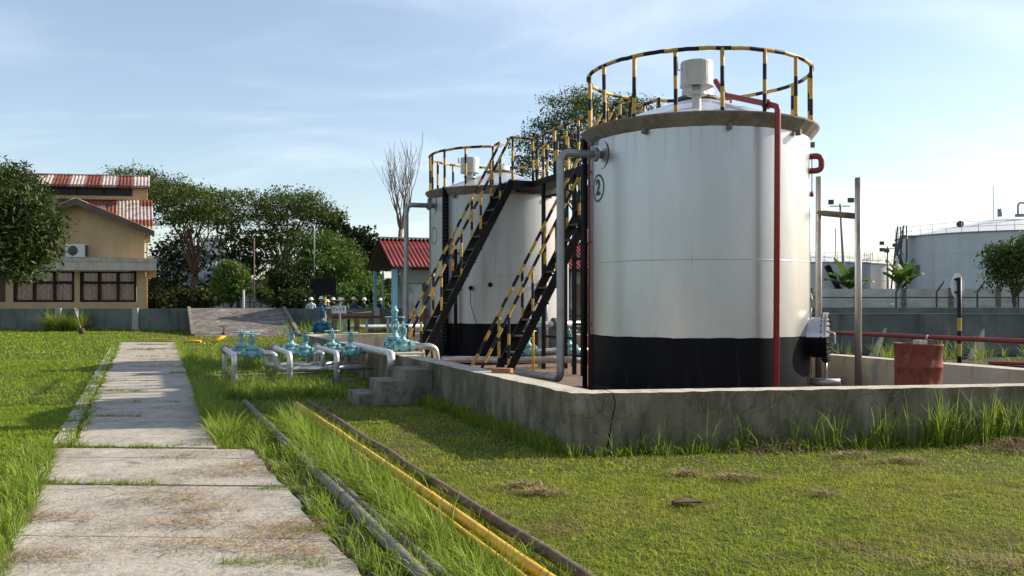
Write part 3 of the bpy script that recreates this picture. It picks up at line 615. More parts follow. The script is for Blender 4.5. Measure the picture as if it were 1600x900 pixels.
line_pipe('ground_pipe', 'old grey pipe in the grass nearest the path slabs', *ext(gp(385, 630, .075), gp(650, 890, .075), .2, 2.2), .043, M['oldpipe'])
line_pipe('ground_pipe', 'thinner old grey pipe half hidden in tall grass', *ext(gp(456, 690, .055), gp(687, 897, .06), 0, 2.0), .034, M['oldpipe'])
line_pipe('gas_pipe', 'thick bright yellow pipe lying in the grass', *ext(gp(466, 632, .13), gp(850, 897, .12), .15, 2.0), .034, M['yelpipe'], sag=.006)
line_pipe('gas_pipe', 'thin yellow pipe beside the thick yellow one', *ext(gp(463, 635, .11), gp(812, 898, .105), 0, 2.0), .017, M['yelpipe'], sag=.008)
line_pipe('ground_pipe', 'dark rusty pipe lying beside the thick yellow pipe', *ext(gp(484, 630, .07), gp(912, 900, .07), .1, 2.0), .039, M['rustpipe'])
line_pipe('ground_pipe', 'big silver pipe lying inside the tank wall behind the stairs', pz(690, 20.9, .28), pz(912, 20.6, .28), .075, M['pipebrown'], sag=.004)
# ---------- gate valves
def make_valve(name, label, mat, tall=False, group='turquoise gate valves on the pipe manifold'):
    r = empty(name, (0, 0, 0), label, 'valve', group); X = Vector((1, 0, 0))
    bd = MB().lathe([(.05, -.13), (.062, -.11), (.085, -.05), (.09, 0), (.085, .05), (.062, .11), (.05, .13)], 24, axis=X)
    bd.lathe([(.085, -.06), (.082, .03), (.075, .085)], 24)
    bd.lathe([(0, -.092), (.06, -.085), (.085, -.05)], 20)
    bd.build('body', mat, r)
    for sx in (-1, 1):
        fl = MB().lathe([(.045, .118), (.105, .118), (.105, .140), (.045, .140)], 24, axis=X*sx, smooth=False)
        fl.lathe([(.045, .143), (.105, .143), (.105, .163), (.045, .163)], 24, axis=X*sx, smooth=False)
        for k in range(8):
            a = 2*math.pi*k/8+.39; p = Vector((0, math.cos(a)*.087, math.sin(a)*.087)); fl.tube([p+X*sx*.105, p+X*sx*.176], .0095, 6)
        fl.build('flange', mat, r)
    bn = MB().lathe([(.07, .085), (.108, .085), (.108, .102), (.108, .106), (.108, .122), (.07, .124), (.055, .155), (.04, .185), (.034, .20), (.05, .205), (.05, .222), (.03, .225)], 24, smooth=False)
    for k in range(8):
        a = 2*math.pi*k/8; bn.tube([(math.cos(a)*.092, math.sin(a)*.092, .07), (math.cos(a)*.092, math.sin(a)*.092, .137)], .009, 6)
    if not tall: [setattr(v, 'z', .1+(v.z-.1)*.82) for v in bn.v if v.z > .1]
    bn.build('bonnet', mat, r)
    yk = MB()
    for sx in (-1, 1): yk.tube([(sx*.036, 0, .215), (sx*.046, 0, .27), (sx*.046, 0, .35), (sx*.025, 0, .385)], .021, 8)
    yk.lathe([(.016, .375), (.04, .375), (.04, .41), (.016, .41)], 16, smooth=False)
    if not tall: [setattr(v, 'z', .1+(v.z-.1)*.82) for v in yk.v if v.z > .1]
    yk.build('yoke', mat, r)
    st_ = MB().tube([(0, 0, .2), (0, 0, .50 if not tall else .56)], .013, 8)
    if tall: st_.lathe([(0, .62), (.03, .61), (.036, .57), (.058, .56), (.062, .53), (.036, .50), (.036, .44), (.02, .43)], 16)
    if not tall: [setattr(v, 'z', .1+(v.z-.1)*.82) for v in st_.v if v.z > .1]
    st_.build('stem', mat, r)
    hw = MB().tube([(math.cos(2*math.pi*k/24)*.15, math.sin(2*math.pi*k/24)*.15, .435) for k in range(24)], .012, 8, closed=True)
    hw.lathe([(.013, .42), (.032, .42), (.032, .455), (.013, .455)], 14, smooth=False)
    for k in range(4): a = math.pi/2*k+.4; hw.beam((math.cos(a)*.02, math.sin(a)*.02, .435), (math.cos(a)*.148, math.sin(a)*.148, .435), .022, .012)
    if not tall: [setattr(v, 'z', .1+(v.z-.1)*.82) for v in hw.v]
    hw.build('handwheel', mat, r)
    return r
RZ = math.atan2(NV.y, NV.x)
v0 = make_valve('gate_valve', 'turquoise gate valve nearest the path, in front', M['teal'])
Zp = .60
specs = [(-2.31, 9.4, 'turquoise gate valve on the leftmost bent pipe, nearer of its pair'), (-2.39, 10.6, 'turquoise gate valve on the leftmost bent pipe, farther of its pair'),
         (-1.309, 9.4, 'turquoise gate valve on the middle bent pipe, nearer of its pair'), (-1.405, 10.6, 'turquoise gate valve on the middle bent pipe, farther of its pair'),
         (-.425, 9.4, 'turquoise gate valve closest to the concrete steps, nearer of its pair'), (-.568, 10.6, 'turquoise gate valve on the third bent pipe, farther of its pair')]
for i, (s, t, lab) in enumerate(specs):
    o = v0 if i == 0 else copy_tree(v0)
    o.location = st(s, t, Zp); o.rotation_euler = (0, RN.uniform(-.02, .02), RZ+RN.uniform(-.03, .03)); o['label'] = lab
    for ch in kids(o):
        if ch.name.startswith('handwheel'): ch.rotation_euler = (RN.uniform(-.03, .03), RN.uniform(-.03, .03), RN.uniform(0, 1.5))
vt = make_valve('gate_valve', 'large turquoise gate valve standing on the wall top, in front of its taller twin', M['teal'])
vt.location = st(.20, 7.75, .76); vt.scale = (1.08,)*3; vt.rotation_euler = (0, 0, RZ)
vt2 = make_valve('gate_valve', 'tallest turquoise gate valve with a capped stem, behind the one on the wall top', M['teal'], True)
vt2.location = st(.30, 8.75, .76); vt2.scale = (1.2,)*3; vt2.rotation_euler = (0, 0, RZ)
vb = make_valve('gate_valve', 'blue gate valve in front of the far wall, under the black board', M['blue'])
vb.location = pz(503, 28.0, .78); vb.scale = (1.6,)*3; vb.rotation_euler = (0, 0, .1)
for (x, d, z, lab) in ((825, 21.9, .42, 'turquoise gate valve behind the second stairs, beside the whiter tank'), (889, 22.2, .42, 'turquoise gate valve seen through the gap between the two tanks')):
    o = copy_tree(v0); o.location = pz(x, d, z); o.scale = (1.25,)*3; o.rotation_euler = (0, 0, RZ); o['label'] = lab; o['group'] = 'turquoise gate valves beside the whiter tank'

# ---------- manifold pipework
def manifold_leg(label, s, t0, t1, z, r, zb0=.09, back=True):
    pts = [st(s, t0, zb0), st(s, t0, z), st(s, t1, z)]+([st(s, t1, .03)] if back else [])
    e = empty('manifold_pipe', st(s, t0), label, 'pipe', 'bent silver pipes of the valve manifold')
    MB().tube(fillet(pts, .14, 8), r, 14).build('pipe_run', M['pipesilver'], e)
    j = MB().lathe([(r-.002, 0), (r+.006, 0), (r+.006, .014), (r-.002, .014)], 18, st(s, t0, z-.20), smooth=False)
    j.build('joint', M['pipe'], e)
    return e
e1 = manifold_leg('silver pipe bent down to both ends, nearest the path', -2.66, 8.97, 11.35, Zp, .054)
e2 = manifold_leg('silver bent pipe in the middle of the three beside the path', -1.66, 8.97, 11.35, Zp, .054)
e3 = manifold_leg('silver bent pipe in front of the concrete steps end of the manifold', -.78, 8.97, 11.35, Zp, .054)
e4 = manifold_leg('thick grey pipe running along the outside of the tank wall, bent down by the steps', -.16, 7.15, 11.0, .67, .072, zb0=.40, back=True)
for e, s in ((e1, -2.66), (e2, -1.66), (e3, -.78)):   # blind flange at the far end and stubs to the valves
    for (vs, vt_, _) in specs:
        if 0 < vs-s < .5: MB().tube([st(s, vt_, Zp), st(vs-.13, vt_, Zp)], .045, 12).build('branch', M['pipesilver'], e)
    MB().lathe([(.05, -.03), (.10, -.03), (.10, 0), (.05, 0)], 18, st(s, 11.25, Zp), PV, smooth=False).build('collar', M['pipe'], e)
ZH = .29
h0 = empty('header_pipe', st(-1, 9.4), 'long low silver pipe under the nearer row of valves', 'pipe', 'low header pipes of the valve manifold')
h1 = empty('header_pipe', st(-1, 10.6), 'long low silver pipe under the farther row of valves', 'pipe', 'low header pipes of the valve manifold')
for h, t, dz in ((h0, 9.4, 0), (h1, 10.6, 0)):
    vs = [s for (s, tt, _) in specs if tt == t]
    pts = fillet([st(vs[0]+.15, t, Zp), st(vs[0]+.42, t, Zp), st(vs[0]+.50, t, ZH), st(vs[0]+.85, t, ZH)], .13, 8)+[st(-.01, t, ZH)]
    MB().tube(pts, .055, 14).build('pipe_run', M['pipesilver'], h)
    for s in vs[1:]:
        MB().tube(fillet([st(s+.16, t, Zp), st(s+.34, t, Zp), st(s+.34, t, ZH+.03)], .12, 8), .05, 14).build('drop_bend', M['pipebrown'] if s > -.6 else M['pipesilver'], h)
    MB().lathe([(.05, 0), (.063, 0), (.063, .02), (.05, .02)], 16, st(-.9, t, ZH), NV, smooth=False).build('joint', M['pipe'], h)
# pipe stubs of the two large valves, bending down inside the wall
for t, lab in ((7.75, 'silver pipe bend from the large valve down inside the tank wall'), (8.75, 'silver pipe bend behind the large valve on the wall')):
    tag(MB().tube(fillet([st(.40, t, .76), st(.72, t, .76), st(.82, t, .70), st(.92, t, .05)], .2, 8), .062, 14).build('pipe_bend', M['pipebrown'], origin=st(.3, t)), lab, 'pipe bend', 'pipe bends over the wall')
pad = MB(); pad.prism([st(-.12, 7.3, WH+.002), st(.50, 7.3, WH+.002), st(.50, 8.3, WH+.002), st(-.12, 8.3, WH+.002)], (0, 0, .035))
tag(pad.build('concrete_pad', M['walltop'], origin=st(.2, 7.8, WH)), 'pale concrete pad on the tank wall under the large turquoise valve', 'pad')

# yellow hand valve and yellow pipe on the ground
e = empty('hand_valve', px(345, 533, 33), 'small yellow pipe stub with a hand valve in the grass before the ramp', 'valve')
a = px(333, 537, 33); b = px(350, 525, 33.4); a.z = .12
MB().tube([a, b, b+Vector((0, .05, .02))], .075, 12).build('stub', M['yelpipe'], e)
MB().lathe([(.05, 0), (.09, .05), (.09, .14), (.03, .18), (.025, .33)], 14, b+Vector((0, 0, -.02))).build('body', M['rustpipe'], e)
MB().tube([b+Vector((math.cos(k/16*6.283)*.17, math.sin(k/16*6.283)*.17, .34)) for k in range(16)], .016, 6, closed=True).build('handwheel', M['rustpipe'], e)
line_pipe('gas_pipe', 'yellow pipe lying across the far end of the path grass', pz(252, 35.6, .06), pz(314, 35.3, .06), .05, M['yelpipe'], k=4)
line_pipe('ground_pipe', 'pale grey pipe in the grass in front of the sloping slab', pz(415, 30.5, .06), pz(452, 30.3, .10), .06, M['pipe'], k=3)

# ---------- pipe rack and pipes behind the far wall of the yard
e = empty('pipe_rack', pz(560, 28.6, 0), 'rust red pipe rack on posts beyond the far tank wall', 'pipe rack')
R0 = pz(519, 28.0, 1.10); RD = NV
MB().beam(R0, R0+RD*8.6, .085, .085).build('rail', M['rackred'], e)
for f, mname, w in ((.06, 'rustpipe', .14), (.75, 'rustpipe', .14), (.38, 'lampgrey', .08), (.5, 'blksteel', .07), (1.05, 'lampgrey', .07), (1.72, 'lampgrey', .08), (3.0, 'rustpipe', .1), (5.2, 'lampgrey', .08), (7.5, 'rustpipe', .1)):
    p = R0+RD*f; MB().beam(Vector((p.x, p.y, 0)), Vector((p.x, p.y, 1.04)), w, w, up=NV).build('post', M[mname], e)
MB().tube([R0+RD*.1+Vector((0, 0, .1)), R0+RD*.4+Vector((0, 0, .2)), R0+RD*.7+Vector((0, 0, .12)), R0+RD*1.2+Vector((0, 0, .16))], .02, 6).build('lever', M['rustpipe'], e)
e = empty('notice_board', pz(531, 27.6, 0), 'small white board with black marks on a post by the rust red rack', 'sign')
MB().beam(pz(531, 27.6, 0), pz(531, 27.6, 1.5), .05, .05, up=Vector((1, 0, 0))).build('post', M['lampgrey'], e)
bc = pz(529.5, 27.55, 1.34); MB().box(bc, (.42, .02, .23)).build('board', M['signback'], e)
mk = MB()
for (x, z, w, h) in ((-.15, .01, .018, .10), (-.125, .05, .04, .016), (-.06, .0, .04, .035), (.0, .0, .035, .014), (.055, .01, .018, .10), (.14, .01, .018, .10)):
    mk.box(bc+Vector((x, -.013, z)), (w, .004, h))
mk.build('marking', M['ink'], e)
line_pipe('ground_pipe', 'bright silver pipe under the rust red rack', pz(540, 28.9, .78), pz(660, 30.4, .78), .065, M['pipesilver'], k=4, sag=.003)
e = empty('process_pipe', pz(860, 22.4, 0), 'silver pipe with rusty flanges beside the base of the whiter tank', 'pipe')
a, b = pz(812, 22.0, 1.04), pz(915, 22.8, 1.04); MB().tube([a, b], .075, 14).build('pipe_run', M['pipesilver'], e)
for f in (.07, .52): MB().lathe([(.06, -.05), (.15, -.05), (.15, .05), (.06, .05)], 18, a.lerp(b, f), b-a, smooth=False).build('flange', M['rustpipe'], e)
for f in (.3, .8): p = a.lerp(b, f); MB().beam(Vector((p.x, p.y, 0)), p, .07, .07, up=NV).build('support', M['farsteel'], e)
line_pipe('process_pipe', 'lower silver pipe passing through the valves beside the whiter tank', pz(806, 21.8, .42), pz(922, 22.4, .42), .055, M['pipesilver'], k=3, sag=.002)
e = empty('marker_post', pz(833, 20.4, 0), 'thin yellow post standing inside the tank wall behind the second stairs', 'post')
MB().tube([pz(833, 20.4, 0), pz(833, 20.4, 1.5)], .028, 8).build('pole', M['yelpipe'], e)

# ---------- H-shaped pipe frame, drum, brick, stone
e = empty('pipe_portal', (5.6, 15.9, 0), 'tall H-shaped frame of two bare pipes right of the numbered tank', 'pipe frame')
pl, prr = pz(1279, 16.45, 0), pz(1341, 15.6, 0)
MB().tube([pl, pl+Vector((0, 0, 2)), pl+Vector((.01, 0, 3.80))], .058, 14).build('upright', M['pipebrown'], e)
MB().tube([prr, prr+Vector((0, 0, 3.67))], .058, 14).build('upright', M['pipebrown'], e)
MB().tube([pl+Vector((0, 0, 3.16)), prr+Vector((0, 0, 3.02))], .052, 14).build('crossbar', M['rustpipe'], e)
dc = pz(1435, 11.75, 0); dc.z = 0
tag(MB().box(dc+Vector((0, 0, .09)), (.75, .75, .18), rot=.2).build('concrete_plinth', M['conc'], origin=dc), 'low concrete block under the rusty red drum', 'plinth')
e = empty('oil_drum', dc+Vector((0, 0, .18)), 'dented rusty red oil drum inside the tank wall', 'drum')
pf = [(.27, 0), (.292, .0), (.292, .02), (.285, .03), (.283, .27), (.295, .285), (.283, .30), (.282, .57), (.295, .585), (.283, .60), (.285, .85), (.294, .86), (.294, .88), (.275, .88), (.275, .862)]
dm = MB().lathe(pf, 48, dc+Vector((0, 0, .18)))
for i, v in enumerate(dm.v):
    q = v-dc; a = math.atan2(q.y, q.x); h = q.z-.18
    d = .055*math.exp(-((a-(-1.2))/.35)**2-((h-.45)/.2)**2)+.035*math.exp(-((a-(-2.2))/.3)**2-((h-.7)/.15)**2)+.045*math.exp(-((a-(-.35))/.25)**2-((h-.2)/.2)**2)
    q2 = Vector((q.x, q.y, 0)).normalized()*d; dm.v[i] = v-q2+Vector((0, 0, -.015*math.cos(a)*max(0, h-.4)))
dm.build('body', M['drum'], e)
MB().lathe([(.276, .845), (.20, .85), (0, .84)], 40, dc+Vector((0, 0, .18))).build('lid', M['drum'], e)
lb = MB().box(dc+Vector((.0, -.05, 1.075)), (.13, .11, .06), rot=.4); lb.tube([dc+Vector((.07, -.05, 1.10)), dc+Vector((.085, -.06, 1.17))], .012, 6)
tag(lb.build('metal_fitting', M['pipebrown'], origin=dc+Vector((0, 0, 1.04))), 'small bare metal fitting lying on the red drum lid', 'fitting')
tag(MB().box(Vector((-.13, 12.45, WH+.033)), (.27, .11, .06), rot=-.35).build('brick', M['brick'], origin=(-.13, 12.45, WH)), 'broken orange brick lying on the low tank wall', 'brick')
sb = MB().lathe([(0, .30), (.10, .27), (.17, .15), (.19, 0), (.0, -.02)], 9, gp(128, 522)); 
for i, v in enumerate(sb.v): sb.v[i] = v+Vector((RN.uniform(-.03, .03), RN.uniform(-.03, .03), RN.uniform(-.02, .02)))
tag(sb.build('stone', M['deadleaf'], origin=gp(128, 522)), 'small dark stone on the lawn before the grey wall', 'stone')
lf = MB(); c = gp(1073, 791); nn = 10
for k in range(nn+1):
    f = k/nn; x = (f-.5)*.23; w = .072*(math.sin(math.pi*min(max(f, .06), .94))**.5)*(.8+.2*math.sin(f*5))+.004
    for q in (-1, 0, 1): lf.v.append(c+Vector((x, q*w+.01*math.sin(f*5), .016+.018*abs(q)+.006*math.sin(f*4)+.02*f)))
for k in range(nn):
    for q in (0, 1): lf.f.append((k*3+q, k*3+q+1, k*3+q+4, k*3+q+3)); lf.m.append(0); lf.s.append(True)
lo = lf.build('dead_leaf', M['deadleaf'], origin=c); tag(lo, 'large curled dead brown leaf on the mown grass', 'leaf')
so = lo.modifiers.new('thick', 'SOLIDIFY'); so.thickness = .006
# red ground-level pipe on the right, sign post with oval plate
line_pipe('red_pipe', 'long red pipe crossing behind the drum at waist height', pz(1288, 27.2, .68), pz(1640, 20.0, .70), .058, M['red'], k=6, sag=.004)
sup = empty('pipe_support', pz(1440, 24, 0), 'short concrete support under the long red pipe behind the drum', 'support')
MB().box(pz(1455, 23.6, .30), (.2, .2, .62)).build('pedestal', M['graywall'], sup)
line_pipe('red_pipe', 'second red pipe lying low in the weeds at the yard edge', pz(1545, 22.0, .12), pz(1680, 21.6, .12), .045, M['red'], k=3)
e = empty('sign_post', pz(1499, 23.8, 0), 'oval white sign seen from behind on a black and yellow post', 'sign')
b = pz(1499, 23.8, 0)
MB().tube([b+Vector((0, 0, z)) for z in (0, .18, .18001, .50, .50001, .83, .83001, 1.16, 1.16001, 2.2)], .055, 12, mif=lambda x: 0 if (.18 < x < .5 or .83 < x < 1.16) else 1).build('pole', STR, e)
sg = MB(); cc = b+Vector((-.01, .10, 1.98)); dirn = Vector((.40, .916, 0)); sd = Vector((.916, -.40, 0)); n = 40
ring = [(math.cos(2*math.pi*k/n)*.165, math.sin(2*math.pi*k/n)*.33) for k in range(n)]
sg.prism([cc+Vector((1, 0, 0))*a_+ZUP*b_ for a_, b_ in ring], (0, -.03, 0)); sg.build('plate', M['helmet'], e)
for dz in (-.16, .17): MB().box(cc+Vector((0, -.065, dz)), (.17, .06, .05)).build('bracket', M['blksteel'], e)
e = empty('sign_post', pz(508, 38, 0), 'black board on a black and yellow striped post before the far wall', 'sign')
b = pz(508, 38, 0); MB().stripe([b, b+Vector((0, 0, 2.0))], .05, .36, 10, .1).build('pole', STR, e)
MB().box(b+Vector((0, -.07, 2.17)), (.94, .05, .66)).build('board', M['blackboard'], e)
# ---------- dike walls
def thick_wall(name, label, a, b, h, th_, mat, posts=(), postmat=None, coping=None):
    a, b = Vector((a[0], a[1], 0)), Vector((b[0], b[1], 0)); d = (b-a).normalized(); nrm = Vector((-d.y, d.x, 0))
    e = empty(name, (a+b)/2, label, 'wall')
    MB().prism([a, b, b+nrm*th_, a+nrm*th_], (0, 0, h)).build('wall_body', mat, e)
    if coping: MB().prism([p+Vector((0, 0, h)) for p in (a-nrm*.015, b-nrm*.015, b+nrm*(th_+.015), a+nrm*(th_+.015))], (0, 0, .04)).build('coping', coping, e)
    for p in posts:
        p = Vector((p[0], p[1], 0)); MB().prism([p-nrm*.16, p-nrm*.16+d*.30, p+d*.30-nrm*.003, p-nrm*.003], (0, 0, h+.03)).build('buttress', postmat or mat, e)
    return e
thick_wall('yard_wall', 'long grey green wall behind the lawn, valves and sloping slab', (-40, 49), (7.0, 49), 1.19, .25, M['graywall'], [((88-800)*49/F, 49), ((208-800)*49/F, 49), ((-60-800)*49/F, 49), ((585-800)*49/F, 49)], M['paleplaster'])
w1 = thick_wall('yard_wall', 'grey green dike wall right of the tanks, behind the long red pipe', (8.0, 28.4), (26, 25.6), 1.18, .22, M['graywall'], coping=M['graywall'])
thick_wall('yard_wall', 'farther grey wall showing as a thin band above the dike wall', (8.6, 36.8), (38, 34.4), 1.34, .22, M['graywall'])
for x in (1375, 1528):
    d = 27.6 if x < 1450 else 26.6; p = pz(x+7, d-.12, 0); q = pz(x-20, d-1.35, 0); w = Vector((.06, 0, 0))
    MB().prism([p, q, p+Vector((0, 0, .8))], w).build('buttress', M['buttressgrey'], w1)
# sloping slab against the far wall
bl, tl, tr, br_ = Vector((-14.5, 42.2, 0)), Vector((-17.05, 48.99, 1.21)), Vector((-12.05, 48.99, 1.21)), Vector((-9.5, 41.6, 0))
e = empty('ramp', (-13.3, 45.5, 0), 'wide stained concrete ramp leaning against the far grey wall', 'ramp')
g0 = lambda v: Vector((v.x, v.y, -.05))
mb = MB(); mb.add([bl, br_, tr, tl, g0(tl), g0(tr), g0(bl), g0(br_)], [(0, 1, 2, 3), (4, 5, 2, 3), (6, 4, 3, 0), (7, 1, 2, 5), (6, 0, 1, 7), (6, 7, 5, 4)]); mb.build('slope', M['ramp'], e)
for a, b in ((bl, tl), (br_, tr)): MB().beam(a+Vector((0, 0, .05)), b+Vector((0, 0, .05)), .16, .10).build('edge_kerb', M['conc'], e)

# ---------- corrugated sheets
def corrugated(o, u, v, w, l, pitch, amp, name, mats, parent, pick, rows=4, sub=4):
    """sheet from o along unit u (width w, ribs repeat) and unit v (length l)"""
    u, v = Vector(u).normalized(), Vector(v).normalized(); nrm = u.cross(v); nrm = nrm if nrm.z > 0 else -nrm
    n = int(w/pitch*sub); mb = MB()
    for r_ in range(rows+1):
        for i in range(n+1):
            mb.v.append(Vector(o)+u*(w*i/n)+v*(l*r_/rows)+nrm*(amp*math.sin(2*math.pi*i/sub)))
    for r_ in range(rows):
        for i in range(n):
            mb.f.append((r_*(n+1)+i, r_*(n+1)+i+1, (r_+1)*(n+1)+i+1, (r_+1)*(n+1)+i)); mb.m.append(pick(i/n, r_/rows)); mb.s.append(True)
    ob = mb.build(name, mats, parent); sm = ob.modifiers.new('t', 'SOLIDIFY'); sm.thickness = .012; return ob

# ---------- house on the left: u to the left along its front, v away from us
HB = Vector((-20.6, 52, 0)); HU = Vector((-.987, -.159, 0)); HV = Vector((-.363, .932, 0))
def hb(px_, v, z): return HB+HU*((222-px_)*52/F)+HV*v+Vector((0, 0, z))
def hz_(y, d=52.0): return EYE+(HZ-y)*d/F
house = empty('house', HB+HU*4, 'two-storey ochre house with rusty patched red roofs and a wall air conditioner', 'house')
k_ = 52/F
def hwall(name, x0, x1, v0, v1, z0, z1, mat, par=None): 
    return MB().prism([hb(x0, v0, z0), hb(x1, v0, z0), hb(x1, v1, z0), hb(x0, v1, z0)], (0, 0, z1-z0)).build(name, mat, par or house)
WZ0, WZ1, LZ0, LZ1 = hz_(472), hz_(425), hz_(424), hz_(406)
hwall('wall', -40, 212, .0, .22, 0, WZ0, M['ochre'])
hwall('wall', 20, 31, .0, .22, WZ0, LZ0, M['ochre']); hwall('wall', 119, 127, .0, .22, WZ0, LZ0, M['ochre'])
hwall('column', 210.5, 224, -.05, .5, 0, LZ0, M['ochre'])
hwall('wall', 205, 210, .22, 9, 0, LZ0, M['ochre'])
hwall('back_wall', -40, 205, 2.2, 2.4, 0, LZ0, M['curtain'])
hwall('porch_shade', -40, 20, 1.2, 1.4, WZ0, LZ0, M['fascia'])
# ledge
hwall('ledge', -40, 240, -1.0, .6, LZ0+.02, LZ1, M['ochrepale']); hwall('ledge_edge', -40, 241, -1.03, -1.003, LZ1-.16, LZ1+.05, M['walltop'])
hwall('side_ledge', 224.5, 240, .62, 3.0, hz_(432), hz_(414), M['ochre'])
# windows of the ground floor: three lights with transoms and diamond grilles, curtains behind
def window(x0, x1):
    f = MB(); w = .13; m_ = M['darkwood']
    a = [x0, x0+(x1-x0)/3, x0+(x1-x0)*2/3, x1]; zs = [WZ0, hz_(442), LZ0]
    def bar(xa, xb, za, zb, v0=.02): f.prism([hb(xa, v0, za), hb(xb, v0, za), hb(xb, v0+.14, za), hb(xa, v0+.14, za)], (0, 0, zb-za))
    for i, x in enumerate(a): bar(x-(1.8 if 0 < i < 3 else 0)+(0 if i < 3 else -3.6), x+(3.6 if i == 0 else (1.8 if i < 3 else 0)), WZ0, LZ0)
    for i in range(3):
        xa, xb = a[i]+(3.7 if i == 0 else 1.9), a[i+1]-(3.7 if i == 2 else 1.9)
        for z0, z1 in ((zs[0], zs[0]+.12), (zs[1]-.06, zs[1]+.08), (zs[2]-.10, zs[2])): bar(xa, xb, z0, z1, .03)
    fo = f.build('window', m_, house)
    for i in range(3):
        cu = MB(); xa, xb = a[i], a[i+1]; n = 22
        for kz in (WZ0, LZ0):
            for k in range(n+1): cu.v.append(hb(xa+(xb-xa)*(.08+.84*k/n), .27+.03*math.sin(k*2.1+i), kz))
        for k in range(n): cu.f.append((k, k+1, n+2+k, n+1+k)); cu.m.append(0); cu.s.append(True)
        cu.build('curtain', M['curtain'], fo)
    gr = MB()
    for i in range(3):
        for k in range(4):
            xx = a[i]+(a[i+1]-a[i])*(k+.9)/4.9
            gr.tube([hb(xx+2.0*math.sin(j*1.1+k*3.14), .10, WZ0+(zs[1]-WZ0)*j/14) for j in range(15)], .011, 4)
    gr.build('grille', M['farsteel'], fo)
    MB().prism([hb(x0+1, .20, WZ0), hb(x1-1, .20, WZ0), hb(x1-1, .206, WZ0), hb(x0+1, .206, WZ0)], (0, 0, LZ0-WZ0)).build('pane', M['paneglass'], fo)
window(31, 119); window(127, 210)
# upper gable wing
GA, GE = hz_(318), hz_(362)
gab = MB(); pts = [hb(-8, .0, LZ1), hb(222, .0, LZ1), hb(222, .0, GE), hb(122, .0, GA), hb(8, .0, hz_(357)), hb(-8, .0, hz_(357))]
gab.prism(pts, HV*.22); gab.build('gable_wall', M['ochre'], house)
hwall('side_wall', 218, 222, .22, 7, LZ1, GE, M['ochre'])
hwall('side_sill', 224.5, 236, .2, 1.6, LZ1, LZ1+.22, M['ochre'])
hwall('side_bay', 222.5, 231, .5, 2.2, GE-.5, GE+.08, M['ochre'])
fa = MB()
for (xa, za, xb, zb) in ((122, hz_(313), 237, hz_(362)), (122, hz_(313), 4, hz_(365))):
    A, B = hb(xa, -.75, za), hb(xb, -.75, zb); fa.prism([A, B, B-Vector((0, 0, .33)), A-Vector((0, 0, .36))], HV*.10)
fa.build('fascia', M['fascia'], house)
so_ = MB()
for (xa, za, xb, zb) in ((122, hz_(314.5), 236, hz_(363)), (122, hz_(314.5), 5, hz_(366))):
    A, B = hb(xa, -.64, za-.04), hb(xb, -.64, zb-.04); so_.prism([A, B, B-Vector((0, 0, .08)), A-Vector((0, 0, .08))], HV*1.2)
so_.build('soffit', M['fascia'], house)
RUST = [M['sheetrust'], M['sheetpale'], M['sheetorange']]
cells = {}
def picker(nc, nr, probs, key):
    def f(a, b):
        k = (key, min(int(a*nc), nc-1), min(int(b*nr), nr-1))
        if k not in cells: cells[k] = RN.choices((0, 1, 2), probs)[0]
        return cells[k]
    return f
for (xb, zb, key) in ((237, hz_(362), 'r'), (4, hz_(365), 'l')):   # the wing's own two slopes
    A, B = hb(122, -.75, hz_(313)), hb(xb, -.75, zb)
    corrugated(A, HV, B-A, 4.4, (B-A).length, .2, .025, 'roof', RUST, house, picker(3, 6, (3, 6, 4), 'w'+key), rows=12)
# main roof slope behind the wing, clerestory, upper roof
A = hb(236, .6, 5.42); Bt = hb(234, 4.0, hz_(313.5, 56))
corrugated(A, HU, Bt-A, 8.6, (Bt-A).length, .2, .028, 'roof', RUST, house, picker(13, 5, (3, 6, 3), 'm'), rows=10)
z0c, z1c = hz_(314, 56.4), hz_(291, 56.2)
def hb2(px_, v, z): return HB+HU*((222-px_)*55.5/F)+HV*v+Vector((0, 0, z))
MB().prism([hb2(-30, 4.1, z0c-.4), hb2(226, 4.1, z0c-.4), hb2(226, 4.3, z0c-.4), hb2(-30, 4.3, z0c-.4)], (0, 0, z1c-z0c+.4)).build('clerestory_wall', M['ochre'], house)
MB().prism([hb2(40, 4.04, hz_(308, 56.2)), hb2(203, 4.04, hz_(308, 56.2)), hb2(203, 4.09, hz_(308, 56.2)), hb2(40, 4.09, hz_(308, 56.2))], (0, 0, .6)).build('clerestory_window', M['glassdark'], house)
mu = MB()
for x in (80, 120, 160): mu.prism([hb2(x, 4.0, hz_(308, 56.2)), hb2(x+3, 4.0, hz_(308, 56.2)), hb2(x+3, 4.035, hz_(308, 56.2)), hb2(x, 4.035, hz_(308, 56.2))], (0, 0, .6))
mu.build('mullion', M['darkwood'], house)
MB().prism([hb2(30, 3.5, hz_(295, 55.6)), hb2(229, 3.5, hz_(295, 55.6)), hb2(229, 4.0, hz_(295, 55.6)), hb2(30, 4.0, hz_(295, 55.6))], (0, 0, .14)).build('fascia', M['fascia'], house)
A = hb2(229, 3.4, hz_(293.5, 55.5)); Bt = hb2(229, 6.2, hz_(277, 58.2))
bands = lambda a, b: 1 if int(a*11.0) % 2 == 0 and a < .98 else 0
corrugated(A, HU, Bt-A, 10.0, (Bt-A).length, .2, .028, 'roof', RUST, house, bands, rows=3)
Bm = hb2(229, 6.25, hz_(276.5, 58.2)); MB().beam(Bm, Bm+HU*10, .3, .06).build('ridge_cap', M['sheetpale'], house)
A = Bt.copy(); corrugated(A, HU, HV*2.8-ZUP*.75, 10.0, 2.9, .2, .028, 'roof', RUST, house, bands, rows=2)
MB().prism([hb2(224, 4.35, 0), hb2(226, 4.35, 0), hb2(226, 8.5, 0), hb2(224, 8.5, 0)], (0, 0, z1c-.1)).build('side_wall', M['ochre'], house)
